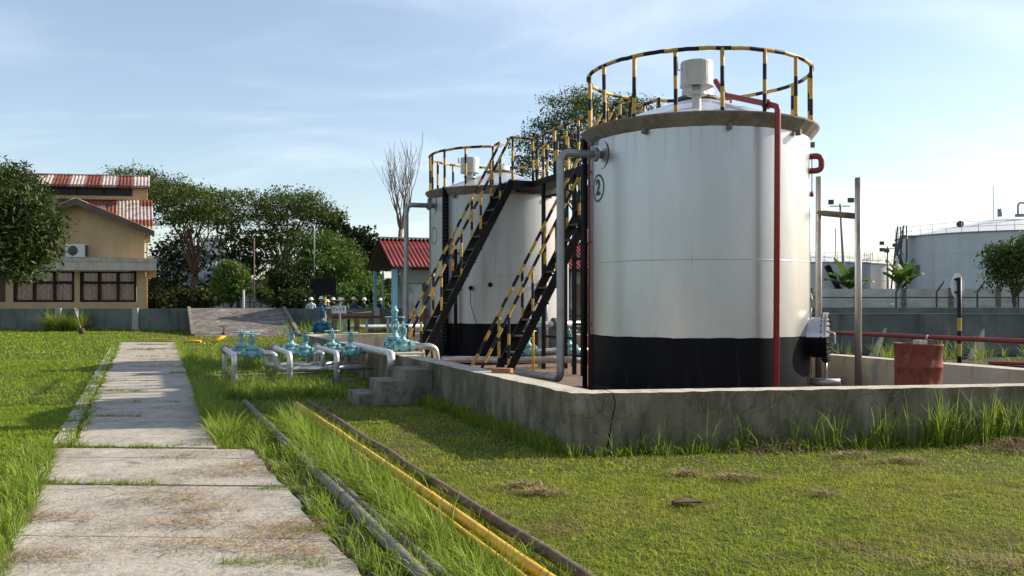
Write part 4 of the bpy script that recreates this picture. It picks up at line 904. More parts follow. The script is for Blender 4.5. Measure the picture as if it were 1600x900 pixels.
MB().tube([hb2(204, 6, 9.2), hb2(204, 6, 10.4)], .03, 6).build('antenna', M['farsteel'], house)
ac = empty('air_conditioner', hb(122, -.3, hz_(404)), 'off white outdoor air conditioner unit on the ledge of the ochre house', 'air conditioner')
c = hb(122, -.22, hz_(393)); MB().box(c, (1.0, .38, .72), rot=math.atan2(.159, .987)).build('casing', M['acwhite'], ac)
HN = Vector((.159, -.987, 0)); fanc = c+HN*.192+HU*.12; MB().lathe([(.0, .012), (.26, .012), (.27, 0)], 28, fanc, HN).build('fan_grille', M['grille'], ac)
MB().box(c-Vector((0, 0, .40)), (.9, .3, .07), rot=math.atan2(.159, .987)).build('bracket', M['fascia'], ac)
MB().box(c-HU*.55, (.06, .3, .6), rot=math.atan2(.159, .987)).build('side_panel', M['grille'], ac)

# ---------- red roofed shed behind the tanks (its ridge runs along nv)
SO = Vector((-5.96, 46, 0))
def sh_(n, p, z): return SO+NV*n+PV*p+Vector((0, 0, z))
shed = empty('shed', sh_(6, 3, 0), 'open shed with a red corrugated gable roof and light blue columns', 'shed')
def ev(z): return z
for (p0, p1) in ((0.0, 3.0), (6.0, 3.0)):
    A = sh_(0, p0, 3.30); Bt = sh_(0, p1, 4.88)
    corrugated(A, NV, Bt-A, 14.0, (Bt-A).length, .22, .04, 'roof', [M['sheetred']], shed, lambda a, b: 0, rows=3)
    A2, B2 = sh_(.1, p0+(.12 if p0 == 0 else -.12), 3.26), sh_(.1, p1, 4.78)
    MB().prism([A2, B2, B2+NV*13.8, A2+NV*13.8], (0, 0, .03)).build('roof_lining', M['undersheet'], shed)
MB().beam(sh_(-.05, 3, 4.93), sh_(14, 3, 4.93), .5, .07).build('ridge_cap', M['paleplaster'], shed)
MB().box(sh_(9.5, 2.9, 5.0), (1.0, .9, .5), rot=RZ).build('roof_vent', M['farsteel'], shed)
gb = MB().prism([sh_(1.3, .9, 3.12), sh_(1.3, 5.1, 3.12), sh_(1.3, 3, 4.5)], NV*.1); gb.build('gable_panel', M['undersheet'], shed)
for (n, p, w) in ((.35, .85, .26), (.35, 5.2, .16), (.35, 3.4, .06), (5.2, .85, .28), (10.2, .85, .28), (5.2, 5.2, .24)):
    MB().box(sh_(n, p, 1.6), (w, w, 3.2), rot=RZ).build('column', M['lightblue'] if n < 1 else M['shedgrey'], shed)
MB().box(sh_(6.9, .95, 2.85), (12.4, .2, .66), rot=RZ).build('beam', M['shedgrey'], shed)
MB().box(sh_(1.35, 1.1, 1.26), (1.0, .12, 2.52), rot=RZ).build('wall_panel', M['shedwall'], shed)
MB().box(sh_(4.3, 4.9, 1.5), (5.6, .12, 3.0), rot=RZ).build('back_wall', M['shedwall'], shed)
MB().box(sh_(10.4, 4.9, 1.5), (6.2, .12, 3.0), rot=RZ).build('back_wall', M['fascia'], shed)
for n in (2.4, 3.3): MB().box(sh_(n, 1.1, 1.3), (.13, .13, 2.6), rot=RZ).build('post', M['paleplaster'], shed)
MB().box(sh_(2.75, 1.0, 2.05), (.32, .04, .42), rot=RZ).build('notice', M['signback'], shed)

# ---------- lamp posts, masts, poles
e = empty('street_lamp', pz(490, 56, 0), 'curved grey street lamp in front of the trees, above the helmets', 'street lamp')
b = pz(491, 56, 0); MB().tube(fillet([b, b+Vector((0, 0, 6.1)), b+Vector((-.35, 0, 6.32)), b+Vector((-.95, 0, 6.40))], .3), .045, 10).build('pole', M['lampgrey'], e)
MB().tube([b, b+Vector((0, 0, 1.0))], .085, 10).build('base', M['paleplaster'], e)
MB().tube([b+Vector((-.9, 0, 6.39)), b+Vector((-1.0, 0, 6.41)), b+Vector((-1.25, 0, 6.42)), b+Vector((-1.33, 0, 6.40))], [.05, .10, .10, .05], 10).build('lamp_head', M['lamphead'], e)
def pole(name, label, x, d, z0, z1, r, mat, cat='pole'): return tag(MB().tube([pz(x, d, z0), pz(x, d, z1)], r, 8).build(name, mat, origin=pz(x, d, 0)), label, cat)
pole('bare_pole', 'thin rusty pole standing before the trees beside the clipped shrub', 397, 53, 0, 5.2, .045, M['rustpipe'])
pole('short_post', 'short white post standing behind the top of the sloping slab', 380.5, 51, 0, 2.2, .07, M['paleplaster'], 'post')
pole('short_post', 'pale stake standing in the weeds before the grey wall', 121, 48.4, 0, 1.15, .05, M['conc'], 'post')
tag(MB().tube([pz(127, 48, 0), pz(117, 48.4, 1.2)], .05, 8).build('short_post', M['path'], origin=pz(124, 48, 0)), 'leaning pale stake in the weeds before the grey wall', 'post')
def floodmast(label, x, d, ztop, heads):
    e = empty('floodlight_mast', pz(x, d, 0), label, 'mast', 'floodlight masts over the far tanks'); b = pz(x, d, 0)
    MB().tube([b, b+Vector((0, 0, ztop*.5)), b+Vector((-.25 if heads == 2 else 0, 0, ztop))], [.16, .12, .08], 8).build('pole', M['farsteel'], e)
    tpz = b+Vector((-.25 if heads == 2 else 0, 0, ztop))
    MB().beam(tpz-Vector((.8, 0, .2)), tpz+Vector((.8, 0, -.2)), .08, .08).build('crossarm', M['farsteel'], e)
    for q in ((-.72, .1), (.72, .25)) if heads == 2 else ((-.6, .3), (.6, .1), (-.15, -.45), (-.6, -.35)):
        MB().box(tpz+Vector((q[0]*1.1, -.2, q[1])), (.42, .3, .36), rot=.4*q[0]).build('floodlight', M['grille'], e)
    return e
floodmast('tall floodlight mast with two square lamps between the H-frame pipes', 1317.5, 74, 9.35, 2)
floodmast('shorter floodlight mast with a cluster of lamps left of the stair tower', 1387, 92, 7.0, 4)
pole('antenna_mast', 'thin bare mast between the H-frame pipes', 1305.5, 118, 0, 10.8, .07, M['farsteel'], 'mast')
e = empty('pylon', pz(1357, 170, 0), 'tiny lattice pylon far off behind the white tanks', 'pylon')
mb = MB(); b = pz(1357, 170, 0)
for sx in (-1, 1):
    for sy in (-1, 1): mb.tube([b+Vector((sx*1.1, sy*1.1, 0)), b+Vector((sx*.5, sy*.5, 10.5))], .08, 5)
for z in (7.6, 9.0): mb.beam(b+Vector((-2.6, 0, z)), b+Vector((2.6, 0, z)), .12, .12)
for k in range(6): mb.tube([b+Vector((-1.0+.06*k, 0, 1.7*k)), b+Vector((.95-.06*k, 0, 1.7*k+1.7))], .05, 4)
mb.build('lattice', M['farsteel'], e)

# ---------- far storage tanks
def far_tank(label, c, r, h, rise, shell, roof, seams=3, nrail=40, rs=.03):
    e = empty('far_storage_tank', c, label, 'tank', 'far storage tanks beyond the boundary wall')
    sho = MB().lathe([(r, 0), (r, h)], 128, c).build('shell', shell, e)
    for k in range(1, seams+1): z = h*k/(seams+1); MB().lathe([(r-.01, z-.025), (r+.025, z-.015), (r+.025, z+.015), (r-.01, z+.025)], 128, c).build('weld_seam', shell, e)
    MB().lathe([(r+.12, h-.12), (r+.12, h), (r, h+.02)], 96, c).build('rim', M['farsteel'], e)
    MB().lathe([(r, h+.02), (r*.5, h+rise*.55), (.3, h+rise)], 96, c).build('roof', roof, e)
    rl = MB()
    for z in (.55, 1.1): rl.tube([c+Vector((math.cos(2*math.pi*k/90)*r, math.sin(2*math.pi*k/90)*r, h+z)) for k in range(90)], rs, 4, closed=True)
    ro = rl.build('guard_rail', M['lampgrey'], e)
    for k in range(nrail):
        a = 2*math.pi*k/nrail; p = c+Vector((math.cos(a)*r, math.sin(a)*r, h)); MB().tube([p, p+Vector((0, 0, 1.1))], rs, 4).build('post', M['lampgrey'], ro)
    return e
BT = pz(1573, 110, 0)
big = far_tank('largest grey tank beyond the wall, low cone roof and stair tower', BT, 12.2, 9.15, 2.3, M['bigtank'], M['bigtankroof'], 3, 44, .028)
for (dx, z0, z1, r) in ((-2.4, 11.3, 12.2, .25), (0, 11.3, 11.6, .6)): MB().tube([BT+Vector((dx, -3, z0)), BT+Vector((dx, -3, z1))], r, 10).build('roof_vent', M['farsteel'], big)
MB().tube(fillet([BT+Vector((-.3, -3, 11.5)), BT+Vector((-.3, -3, 12.9)), BT+Vector((.55, -3, 12.9)), BT+Vector((.55, -3, 11.9)), BT+Vector((4, -3, 11.2))], .4), .11, 8).build('roof_pipe', M['farsteel'], big)
MB().tube([BT+Vector((-1.6, 0, 11)), BT+Vector((-1.6, 0, 15.2))], .05, 6).build('antenna', M['farsteel'], big)
MB().lathe([(0, .15), (.35, .1), (.4, 0)], 16, BT+Vector((-9.0, -7.2, 10.1)), (-.5, -.8, .3)).build('dish', M['grille'], big)
bgm = MB(); bgw = MB()
def on_big(x, z, r=12.24):  # photograph column to a point on the near side of the shell
    dirv = Vector(((x-800)/F, 1, 0)); a = dirv.dot(dirv); bq = -2*dirv.dot(Vector((BT.x, BT.y, 0))); cq = BT.x**2+BT.y**2-r*r
    t = (-bq-math.sqrt(max(bq*bq-4*a*cq, 0)))/(2*a); p = dirv*t; p.z = z; return p
xs = [1425.5, 1428, 1431, 1434, 1437.5]
for a, b in zip(xs, xs[1:]): bgm.add([on_big(a, 4.7), on_big(b, 4.7), on_big(b, 5.75), on_big(a, 5.75)], [(0, 1, 2, 3)])
bgm.build('badge', M['badge'], big)
bgw.add([on_big(1428, 5.9), on_big(1432, 5.9), on_big(1431.5, 6.6), on_big(1429.5, 6.6)], [(0, 1, 2, 3)]); bgw.build('emblem', M['badgewhite'], big)
tw = empty('stair_tower', pz(1410, 107, 0), 'grey steel stair tower beside the largest far tank', 'stair tower')
b0, b1 = pz(1402, 107, 0), pz(1416.5, 107, 0); m_ = MB(); HT = 9.15
for p, q in ((b0, .7), (b1, 0)):
    for dy in (0, 1.6): m_.tube([p+Vector((-.35 if p is b0 else 0, dy, 0)), p+Vector((q, dy, HT+1.1))], .10, 5)
for z in (2.2, 4.6, 7.0, HT, HT+1.1):
    for dy in (0, 1.6): m_.tube([b0+Vector((.7*z/(HT+1), dy, z)), b1+Vector((0, dy, z))], .05, 4)
m_.build('frame', M['grille'], tw)
fl = MB()
for k in range(4):
    z0, z1 = 2.3*k, 2.3*(k+1); xa, xb = (b0.x+.35, b1.x) if k % 2 else (b1.x, b0.x+.35)
    fl.beam((xa, 107.3+.9*(k % 2), z0), (xb, 107.3+.9*(k % 2), z1), .6, .18)
    for dz in (1.0,): fl.tube([(xa, 107+.9*(k % 2), z0+dz), (xb, 107+.9*(k % 2), z1+dz)], .03, 4)
fl.build('stair_flight', M['grille'], tw)
MB().beam(b1+Vector((-.2, .8, HT-.05)), b1+Vector((1.6, .8, HT-.05)), 1.2, .12).build('bridge', M['farsteel'], tw)
f1 = far_tank('grey far tank behind the H-frame pipes and banana plant', pz(1283, 120, 0), 6.0, 6.4, 1.2, M['bigtank'], M['bigtankroof'], 2, 24, .03)
f2 = far_tank('whitish far tank between the H-frame and the second banana plant', pz(1335, 126, 0), 5.0, 6.5, .6, M['fartankwhite'], M['bigtankroof'], 2, 24, .03)
f3 = far_tank('smaller white far tank just left of the stair tower', pz(1388, 140, 0), 5.2, 5.6, .5, M['fartankwhite'], M['bigtankroof'], 2, 20, .03)
MB().beam(pz(1292, 113, 5.9), pz(1316, 113, 2.2), .8, .5).build('stair_flight', M['blksteel'], f1)

# ---------- boundary wall of concrete panels, and the fence before it
e = empty('panel_wall', (20, 45, 0), 'pale concrete panel boundary wall before the far tanks', 'wall'); x = 12.2; first = True
while x < 34:
    MB().box((x, 45-(x-12)*.06, 1.1), (.20, .22, 2.24)).build('post', M['conc'], e)
    for k in range(3): MB().box((x+1.1, 45-(x+1.1-12)*.06, .365+.725*k), (2.0, .09, .715), rot=-.06).build('panel', M['panelc'], e)
    x += 2.2
e = empty('wire_fence', (20, 42, 0), 'dark wire fence with bent-topped posts before the panel wall', 'fence'); x = 12.0
while x < 33:
    y = 42.2-(x-12)*.06; MB().tube(fillet([(x, y, 0), (x, y, 2.0), (x+.32, y-.1, 2.5)], .1, 3), .045, 6).build('post', M['grille'], e); x += 1.78
for z in (1.16, 1.75): MB().tube([(12, 42.2, z), (33, 40.94, z)], .03, 5).build('rail', M['grille'], e)
wr = MB()
for z in (.5, .8, 1.35, 1.55): wr.tube([(12, 42.2, z), (33, 40.94, z)], .006, 4)
wr.build('wire', M['farsteel'], e)
# fence behind the grey wall on the left
e = empty('wire_fence', (-18, 57, 0), 'dark fence under the trees between the house and the clipped shrub', 'fence'); x = -23.0
while x < -13.5:
    MB().beam((x, 57, 0), (x, 57, 2.2), .05, .05, up=Vector((1, 0, 0))).build('post', M['blksteel'], e); x += 1.15
for z in (.9, 1.5, 2.15): MB().beam((-23, 57, z), (-13, 57, z), .035, .035).build('rail', M['blksteel'], e)
# buildings glimpsed between the trees
wh = empty('warehouse', (-27, 88, 0), 'pale blue grey building glimpsed between the trees', 'building')
MB().box((-28.5, 88, 2.4), (8, 6, 4.8), rot=.15).build('wall', M['warehouse'], wh)
A = Vector((-33, 84.2, 4.7)); corrugated(A, (1, .15, 0), (-.15, 1, .62), 9.2, 4.4, .3, .04, 'roof', [M['warehouse']], wh, lambda a, b: 0, rows=2)
MB().box((-27.4, 86, 6.6), (2.4, 2.5, 1.5), rot=.15).build('roof_room', M['fartankwhite'], wh)
for x in (-31, -29.4, -27.8, -26.2): MB().box((x, 84.9+.15*(x+28.5), 2.4), (.9, .08, 1.1), rot=.15).build('window', M['glassdark'], wh)
bn_ = empty('low_building', (-21, 80, 0), 'dark roofed low building glimpsed beside the thin rusty pole', 'building')
MB().box((-21.2, 80, 1.7), (6, 4, 3.4)).build('wall', M['shedgrey'], bn_); MB().box((-21.2, 79.6, 4.95), (3.6, 3.5, .2)).build('roof', M['undersheet'], bn_)
for sx in (-1.5, 1.5): MB().box((-21.2+sx, 79.4, 4.1), (.15, .15, 1.5)).build('column', M['shedgrey'], bn_)
# faint cables
cb = MB(); 
for (y0, y1) in ((383, 404), (390, 410), (410, 411)):
    A, B = px(1230, y0-12, 100), px(1300, y1, 100); cb.tube([A.lerp(B, k/8)+Vector((0, 0, -.3*math.sin(math.pi*k/8))) for k in range(9)], .018, 4)
tag(cb.build('overhead_cable', M['farsteel']), 'thin overhead cables sloping down behind the numbered tank', 'cable')
# ---------- people in hard hats behind the far wall
def body_mesh(arms, lean, shirt):
    P = {'pel': (0, 0, .95), 'ch': (0, .01+lean*.3, 1.22), 'ut': (0, .0+lean*.5, 1.40), 'nk': (0, -.01+lean*.6, 1.50), 'hd': (0, -.03+lean*.75, 1.60), 'tp': (0, -.02+lean*.8, 1.70), 'nose': (0, -.125+lean*.75, 1.605)}
    R_ = {'pel': .15, 'ch': .155, 'ut': .13, 'nk': .058, 'hd': .092, 'tp': .075, 'nose': .016}
    E = [('pel', 'ch'), ('ch', 'ut'), ('ut', 'nk'), ('nk', 'hd'), ('hd', 'tp'), ('hd', 'nose')]
    for sx, n in ((-1, 'l'), (1, 'r')):
        P.update({'hip'+n: (sx*.095, 0, .88), 'kn'+n: (sx*.11, -.02, .48), 'an'+n: (sx*.11, .02, .09), 'to'+n: (sx*.125, -.14, .045)})
        R_.update({'hip'+n: .095, 'kn'+n: .062, 'an'+n: .045, 'to'+n: .04})
        E += [('pel', 'hip'+n), ('hip'+n, 'kn'+n), ('kn'+n, 'an'+n), ('an'+n, 'to'+n)]
        P['so'+n] = (sx*.19, lean*.5, 1.39); R_['so'+n] = .062
        if arms == 'down': el, wr, ha = (sx*.25, .02, 1.10), (sx*.24, -.08, .88), (sx*.235, -.10, .79)
        elif arms == 'cross': el, wr, ha = (sx*.26, -.03, 1.12), (sx*.06, -.24, 1.16), (sx*-.03, -.26, 1.17)
        else: el, wr, ha = (sx*.27, -.05, 1.12), (sx*.16, -.30, 1.25), (sx*.12, -.36, 1.30)
        P.update({'el'+n: el, 'wr'+n: wr, 'ha'+n: ha}); R_.update({'el'+n: .045, 'wr'+n: .031, 'ha'+n: .036})
        E += [('ut', 'so'+n), ('so'+n, 'el'+n), ('el'+n, 'wr'+n), ('wr'+n, 'ha'+n)]
    ks = list(P); me = bpy.data.meshes.new('sk'); me.from_pydata([P[k] for k in ks], [(ks.index(a), ks.index(b)) for a, b in E], [])
    o = bpy.data.objects.new('sk', me); COL.objects.link(o); o.modifiers.new('s', 'SKIN'); ss = o.modifiers.new('u', 'SUBSURF'); ss.levels = 2; ss.render_levels = 2
    for i, k in enumerate(ks):
        v = o.data.skin_vertices[0].data[i]; v.radius = (R_[k], R_[k]*(.72 if k in ('ch', 'ut', 'pel') else 1)); v.use_root = (k == 'pel')
    bpy.context.view_layer.update()
    m2 = bpy.data.meshes.new_from_object(o.evaluated_get(bpy.context.evaluated_depsgraph_get())); bpy.data.objects.remove(o)
    m2.name = 'person'
    for m in (M['skin'], shirt, M['trousers'], M['shoe'], M['eye']): m2.materials.append(m)
    for p in m2.polygons:
        c = p.center; p.use_smooth = True
        arm_end = any((Vector(c)-Vector(P['ha'+n])).length < .11 for n in 'lr')
        p.material_index = 3 if c.z < .09 else 2 if c.z < .93 and abs(c.x) < .215 else 0 if (c.z > 1.49 or arm_end) else 1
        if c.z > 1.61 and c.z < 1.63 and .025 < abs(c.x) < .055 and c.y < -.08+lean*.75: p.material_index = 4
    return m2, P
variants = {}
def person(label, x, d, zs, arms, lean, shirt, rot, hat=True):
    key = (arms, lean, shirt.name)
    if key not in variants: variants[key] = body_mesh(arms, lean, shirt)
    me, P = variants[key]
    o = bpy.data.objects.new('person', me); COL.objects.link(o); o.location = pz(x, d, 0); o.rotation_euler = (0, 0, rot); o.scale = (1, 1, zs)
    tag(o, label, 'person', 'people in hard hats behind the far wall')
    h = MB(); c = Vector(P['tp'])+Vector((0, .005, -.025))
    h.lathe([(.122, -.01), (.118, .03), (.098, .085), (.06, .118), (0, .13)], 20, c); h.lathe([(.115, -.012), (.145, -.018), (.145, -.008), (.115, .004)], 20, c, smooth=False)
    h.box(c+Vector((0, -.14, -.018)), (.15, .09, .012)); h.box(c+Vector((0, 0, .125)), (.03, .18, .02))
    hm = h.build('hard_hat', M['helmet']); hm.parent = o
    return o
M['shirtgrey'] = pbr('grey_work_shirt', (.16,.17,.19), .9); M['shirtdark'] = pbr('dark_navy_shirt', (.02,.025,.05), .9)
person('person in a white shirt and white hard hat, standing apart beside the lamp post base', 486, 51.2, 1.0, 'down', 0, M['shirtwhite'], .2)
person('person in a blue shirt and white hard hat, just left of the striped board post', 503.5, 50.2, 1.02, 'cross', .10, M['shirtblue'], 1.3)
person('shorter person in a white hard hat, just right of the striped board post', 514, 51.8, .93, 'down', .14, M['shirtgrey'], 2.2)
person('person in a dark navy shirt and white hard hat, behind the small white board', 520.5, 52.6, 1.0, 'down', 0, M['shirtdark'], .1)
person('person in grey shirt and hard hat, above the right end of the small white board', 531.5, 51.4, .985, 'up', .05, M['shirtgrey'], .5)
person('stooping person in a blue shirt, white hard hat tilted, in the middle of the group', 540, 50.4, .985, 'cross', .26, M['shirtblue'], 1.4)
person('person in a blue shirt and white hard hat, turned away, right of the stooping one', 553, 50.8, 1.01, 'down', .04, M['shirtblue'], 2.7)
person('person in dark clothes and white hard hat, rightmost before the shed column', 567.5, 52.0, .99, 'up', .1, M['shirtdark'], -.9)
person('person in dark shirt and hard hat inside the red roofed shed, nearer its big column', 594, 53.6, .98, 'down', 0, M['shirtdark'], .3)
person('person in grey shirt and hard hat inside the red roofed shed, nearer its thin column', 584.5, 54.4, 1.02, 'cross', 0, M['shirtgrey'], .2)
# ---------- trees
def leaves_mesh(name, C, N_, size, aspect, mat, parent, off, droop=0.0, sizevar=.55):
    """C cluster centres of each leaf (n,3); one folded diamond per leaf"""
    n = len(C); a = rng.normal(size=(n, 3)); a[:, 2] -= droop; a /= np.linalg.norm(a, axis=1)[:, None]
    b = rng.normal(size=(n, 3)); b -= a*(a*b).sum(1)[:, None]; b /= np.linalg.norm(b, axis=1)[:, None]
    s = size*(1+sizevar*rng.normal(size=(n, 1)).clip(-1.5, 2)); w = s*aspect
    V = np.empty((n, 4, 3)); V[:, 0] = C-a*s*.5; V[:, 1] = C+b*w*.5; V[:, 2] = C+a*s*.5; V[:, 3] = C-b*w*.5
    V = V.reshape(-1, 3)-np.array(off)
    return np_mesh(name, V, np.arange(4*n), np.full(n, 4), mat, parent)
def tree(name, label, base, blobs, nclus, nleaf, leaf, aspect, lmat, trunk_r, fork, nlimb=10, spread=.45, hollow=.5, group=None, bark='bark', droop=0.0, low=-.75, cat='tree', limb_r=.45, flat=.6):
    base = Vector(base); root = empty(name, base, label, cat, group)
    vol = np.array([(b[1][0]*b[1][1]*b[1][2])**(2/3) for b in blobs]); vol /= vol.sum(); cl = []
    while len(cl) < nclus:
        c, r = blobs[rng.choice(len(blobs), p=vol)]
        d = rng.normal(size=3); d /= np.linalg.norm(d)
        if d[2] < low: continue
        cl.append(np.array(c)+d*np.array(r)*(hollow+(1-hollow)*rng.random()**.6))
    cl = np.array(cl); per = rng.poisson(nleaf, size=nclus)+2
    rep = np.repeat(cl, per, axis=0); sg = np.repeat(spread*(.6+.8*rng.random(nclus)), per)[:, None]
    pos = rep+rng.normal(size=rep.shape).clip(-1.7, 1.7)*sg*np.array([1, 1, flat]); pos[:, 2] = np.maximum(pos[:, 2], .15)
    tb = MB(); f = base.copy(); fk = Vector(fork)
    tb.tube([base, base.lerp(fk, .35)+Vector((RN.uniform(-.1, .1), 0, 0)), base.lerp(fk, .7)+Vector((RN.uniform(-.12, .12), RN.uniform(-.1, .1), 0)), fk], [trunk_r*1.25, trunk_r, trunk_r*.88, trunk_r*.8], 9)
    idx = rng.choice(nclus, min(nlimb, nclus), replace=False); nodes = []
    for i in idx:
        e = Vector(cl[i]); d = (e-fk); L_ = d.length; pts = [fk-Vector((0, 0, .05))]; r0 = trunk_r*limb_r*(.7+.5*RN.random()); rs = [r0]
        for k in range(1, 6):
            t = k/5; p = fk+d*t+Vector((RN.uniform(-1, 1), RN.uniform(-1, 1), RN.uniform(-.3, 1)))*.06*L_*math.sin(math.pi*t)+Vector((0, 0, .10*L_*math.sin(math.pi*t))); pts.append(p); rs.append(max(r0*(1-.85*t), .012)); nodes.append((p, rs[-1]))
        tb.tube(pts, rs, 6)
    for i in rng.choice(nclus, min(nlimb*3, nclus), replace=False):
        e = Vector(cl[i]); p, r_ = min(nodes, key=lambda q: (q[0]-e).length) if nodes else (fk, trunk_r*.3)
        if (p-e).length < .2: continue
        m_ = p.lerp(e, .5)+Vector((RN.uniform(-.15, .15), RN.uniform(-.15, .15), .1)); tb.tube([p, m_, e], [min(r_, .06)*.8, min(r_, .05)*.6, .01], 5, caps=False)
    tb.build('trunk', M[bark], root)
    leaves_mesh('crown', pos, None, leaf, aspect, M[lmat], root, base, droop)
    return root
def blob(x, y, d, rx, ry, dy=None):   # photograph ellipse (centre, radii in px) at a distance; depth radius dy metres
    c = px(x, y, d); return ((c.x, c.y, c.z), (rx*d/F, dy if dy else rx*d/F, ry*d/F))
BG = 'trees behind the far wall'
# mango tree at the left edge, near the house
tree('mango_tree', 'dark dense mango tree at the left edge, covering part of the ochre house', pz(-60, 36, 0),
     [blob(-20, 352, 36, 86, 80), blob(30, 352, 35.2, 50, 50), blob(4, 292, 36, 36, 38), blob(38, 318, 35.6, 30, 30), blob(15, 402, 35, 50, 36), blob(-55, 305, 36.4, 66, 62), blob(52, 380, 35, 30, 28), blob(74, 345, 35.4, 16, 22)], 560, 95, .18, .27, 'lf_mango', .22, pz(-45, 36, 2.4), 14, .36, .5, droop=.5, low=-.9)
# rain tree group beyond the house
tree('rain_tree', 'wide flat-topped tree with visible branches right of the house', pz(294, 62, 0),
     [blob(300, 318, 62, 70, 30, 3.0), blob(255, 305, 63, 45, 28, 2.5), blob(345, 335, 61, 40, 36, 2.2), blob(285, 345, 62, 60, 20, 2.5), blob(368, 312, 61.5, 18, 22, 1.2)], 220, 110, .125, .55, 'lf_rain', .26, pz(304, 62, 3.2), 22, .55, .35, BG, low=-.45, flat=.33, limb_r=.27)
tree('rain_tree', 'feathery treetop showing above the red roof of the house', pz(205, 74, 0), [blob(205, 278, 74, 36, 15, 2.5), blob(235, 290, 75, 30, 22, 2)], 70, 80, .14, .5, 'lf_rain', .25, pz(215, 74, 8.2), 8, .42, .4, BG)
tree('broadleaf_tree', 'dark shaded tree between the house and the wide flat-topped tree', pz(262, 66, 0), [blob(258, 430, 66, 34, 48, 2), blob(285, 400, 67, 40, 40, 2), blob(330, 445, 68, 26, 30, 1.6)], 110, 44, .21, .55, 'lf_dark', .2, pz(265, 66, 1.2), 8, .5, .35, BG)
tree('broadleaf_tree', 'dark loose tree with gaps between the two tall crowns', pz(372, 67, 0), [blob(372, 390, 67, 36, 44, 2), blob(350, 360, 68, 22, 34, 1.6), blob(400, 415, 66, 28, 46, 1.8)], 78, 44, .22, .6, 'lf_dark', .18, pz(374, 67, 2.5), 10, .46, .35, BG)
tree('rain_tree', 'tall tree with an uneven crown left of the street lamp', pz(437, 64, 0), [blob(440, 330, 64, 52, 34, 2.6), blob(478, 322, 65, 46, 28, 2.4), blob(415, 350, 63, 30, 46, 2), blob(500, 345, 65, 30, 24, 2), blob(455, 375, 64, 45, 34, 2.4)], 190, 110, .125, .55, 'lf_rain', .24, pz(440, 64, 3.6), 18, .52, .3, BG, low=-.5, flat=.36)
tree('broadleaf_tree', 'spiky dark tree behind the mango tree, left of the red shed roof', pz(556, 66, 0), [blob(526, 360, 66, 22, 40, 1.6), blob(560, 378, 66.5, 26, 30, 1.6), blob(580, 400, 66, 18, 34, 1.4), blob(545, 420, 65, 26, 40, 1.6)], 110, 44, .24, .6, 'lf_dark', .18, pz(552, 66, 2), 10, .36, .3, BG)
tree('mango_tree', 'domed fresh green mango tree behind the street lamp', pz(510, 58.5, 0), [blob(510, 415, 58.5, 56, 52, 2.2), blob(540, 440, 58, 40, 44, 1.8), blob(480, 445, 58, 34, 40, 1.6), blob(505, 390, 58.6, 34, 28, 1.5), blob(560, 455, 58, 26, 30, 1.2)], 330, 50, .21, .32, 'lf_bright', .2, pz(510, 58.5, 1.4), 10, .34, .6, BG, droop=.4)
tree('conifer_tree', 'dark green cone-shaped tree beside the street lamp', pz(440, 55.5, 0), [blob(440, 460, 55.5, 30, 24, 1.0), blob(440, 435, 55.5, 22, 24, .8), blob(440, 412, 55.5, 12, 20, .5), blob(462, 452, 55.8, 20, 30, .8)], 200, 48, .15, .4, 'lf_dark', .12, pz(440, 55.5, 1.2), 8, .24, .55, BG)
tree('clipped_shrub', 'round clipped bright green shrub behind the sloping slab', pz(361, 53.5, 0), [blob(361, 440, 53.5, 26, 31, .95)], 260, 62, .105, .55, 'lf_clip', .08, pz(361, 53.5, 1.2), 8, .13, .88, None, cat='shrub', low=-1)
tree('reedy_shrub', 'thin yellowish shrub beside the thin rusty pole', pz(409, 53.8, 0), [blob(409, 458, 53.8, 10, 26, .4)], 40, 30, .22, .2, 'lf_rain', .05, pz(409, 53.8, .8), 5, .2, .2, None, cat='shrub')
for x, d, h in ((235, 60, 20), (283, 59, 18), (322, 59, 16), (575, 55, 26), (455, 54, 16), (535, 54, 20)):
    tree('bush', {235: 'dark low bush under the house ledge', 283: 'dark low bush by the rain tree trunk', 322: 'dark low bush left of the clipped shrub', 575: 'green low bush under the shed gable', 455: 'low bush at the foot of the dark cone tree', 535: 'low bush behind the group in hard hats'}[x], pz(x, d, 0), [blob(x, 480-h*.6, d, 22, h, .9)], 60, 40, .2, .5, 'lf_dark' if x < 500 else 'lf_bright', .06, pz(x, d, .5), 4, .28, .4, 'bushes behind the far wall', cat='bush')
# loose crown behind the tanks, tree at the right edge
tree('rain_tree', 'tall loose-crowned tree rising behind the two tanks', pz(905, 74, 0), [blob(925, 190, 74, 90, 40, 4), blob(865, 225, 74, 58, 44, 3.2), blob(985, 185, 75, 50, 42, 3), blob(900, 165, 75, 50, 24, 3), blob(830, 260, 73, 32, 30, 2.2), blob(940, 250, 74, 70, 40, 3)], 300, 120, .14, .55, 'lf_rain', .36, pz(915, 74, 7.2), 30, .62, .3, None, low=-.6, flat=.38, limb_r=.28)
tree('roadside_tree', 'small dark leafy tree before the largest far tank, at the right edge', pz(1597, 39.5, 0), [blob(1590, 415, 39.5, 40, 34, 1.0), blob(1565, 405, 39.3, 24, 24, .7), blob(1610, 395, 39.5, 36, 26, 1), blob(1568, 435, 39.2, 20, 16, .5), blob(1640, 420, 40, 40, 36, 1)], 230, 60, .115, .5, 'lf_rain', .11, pz(1584, 39.5, 1.75), 10, .26, .4, None)
# far green mass closing the view on the left
n = 15000; xs = rng.uniform(-62, 8, n); ht = 2.9+.9*np.sin(xs*.33)+.6*np.sin(xs*.83+1); zs = rng.random(n)**.8*ht
Pn = np.stack([xs, 96+rng.normal(size=n)*1.4, zs+.1], 1)
fw = leaves_mesh('distant_foliage', Pn, None, .55, .6, M['lf_dark'], None, (0, 0, 0)); tag(fw, 'dark distant belt of trees closing the view', 'trees', kind='stuff')

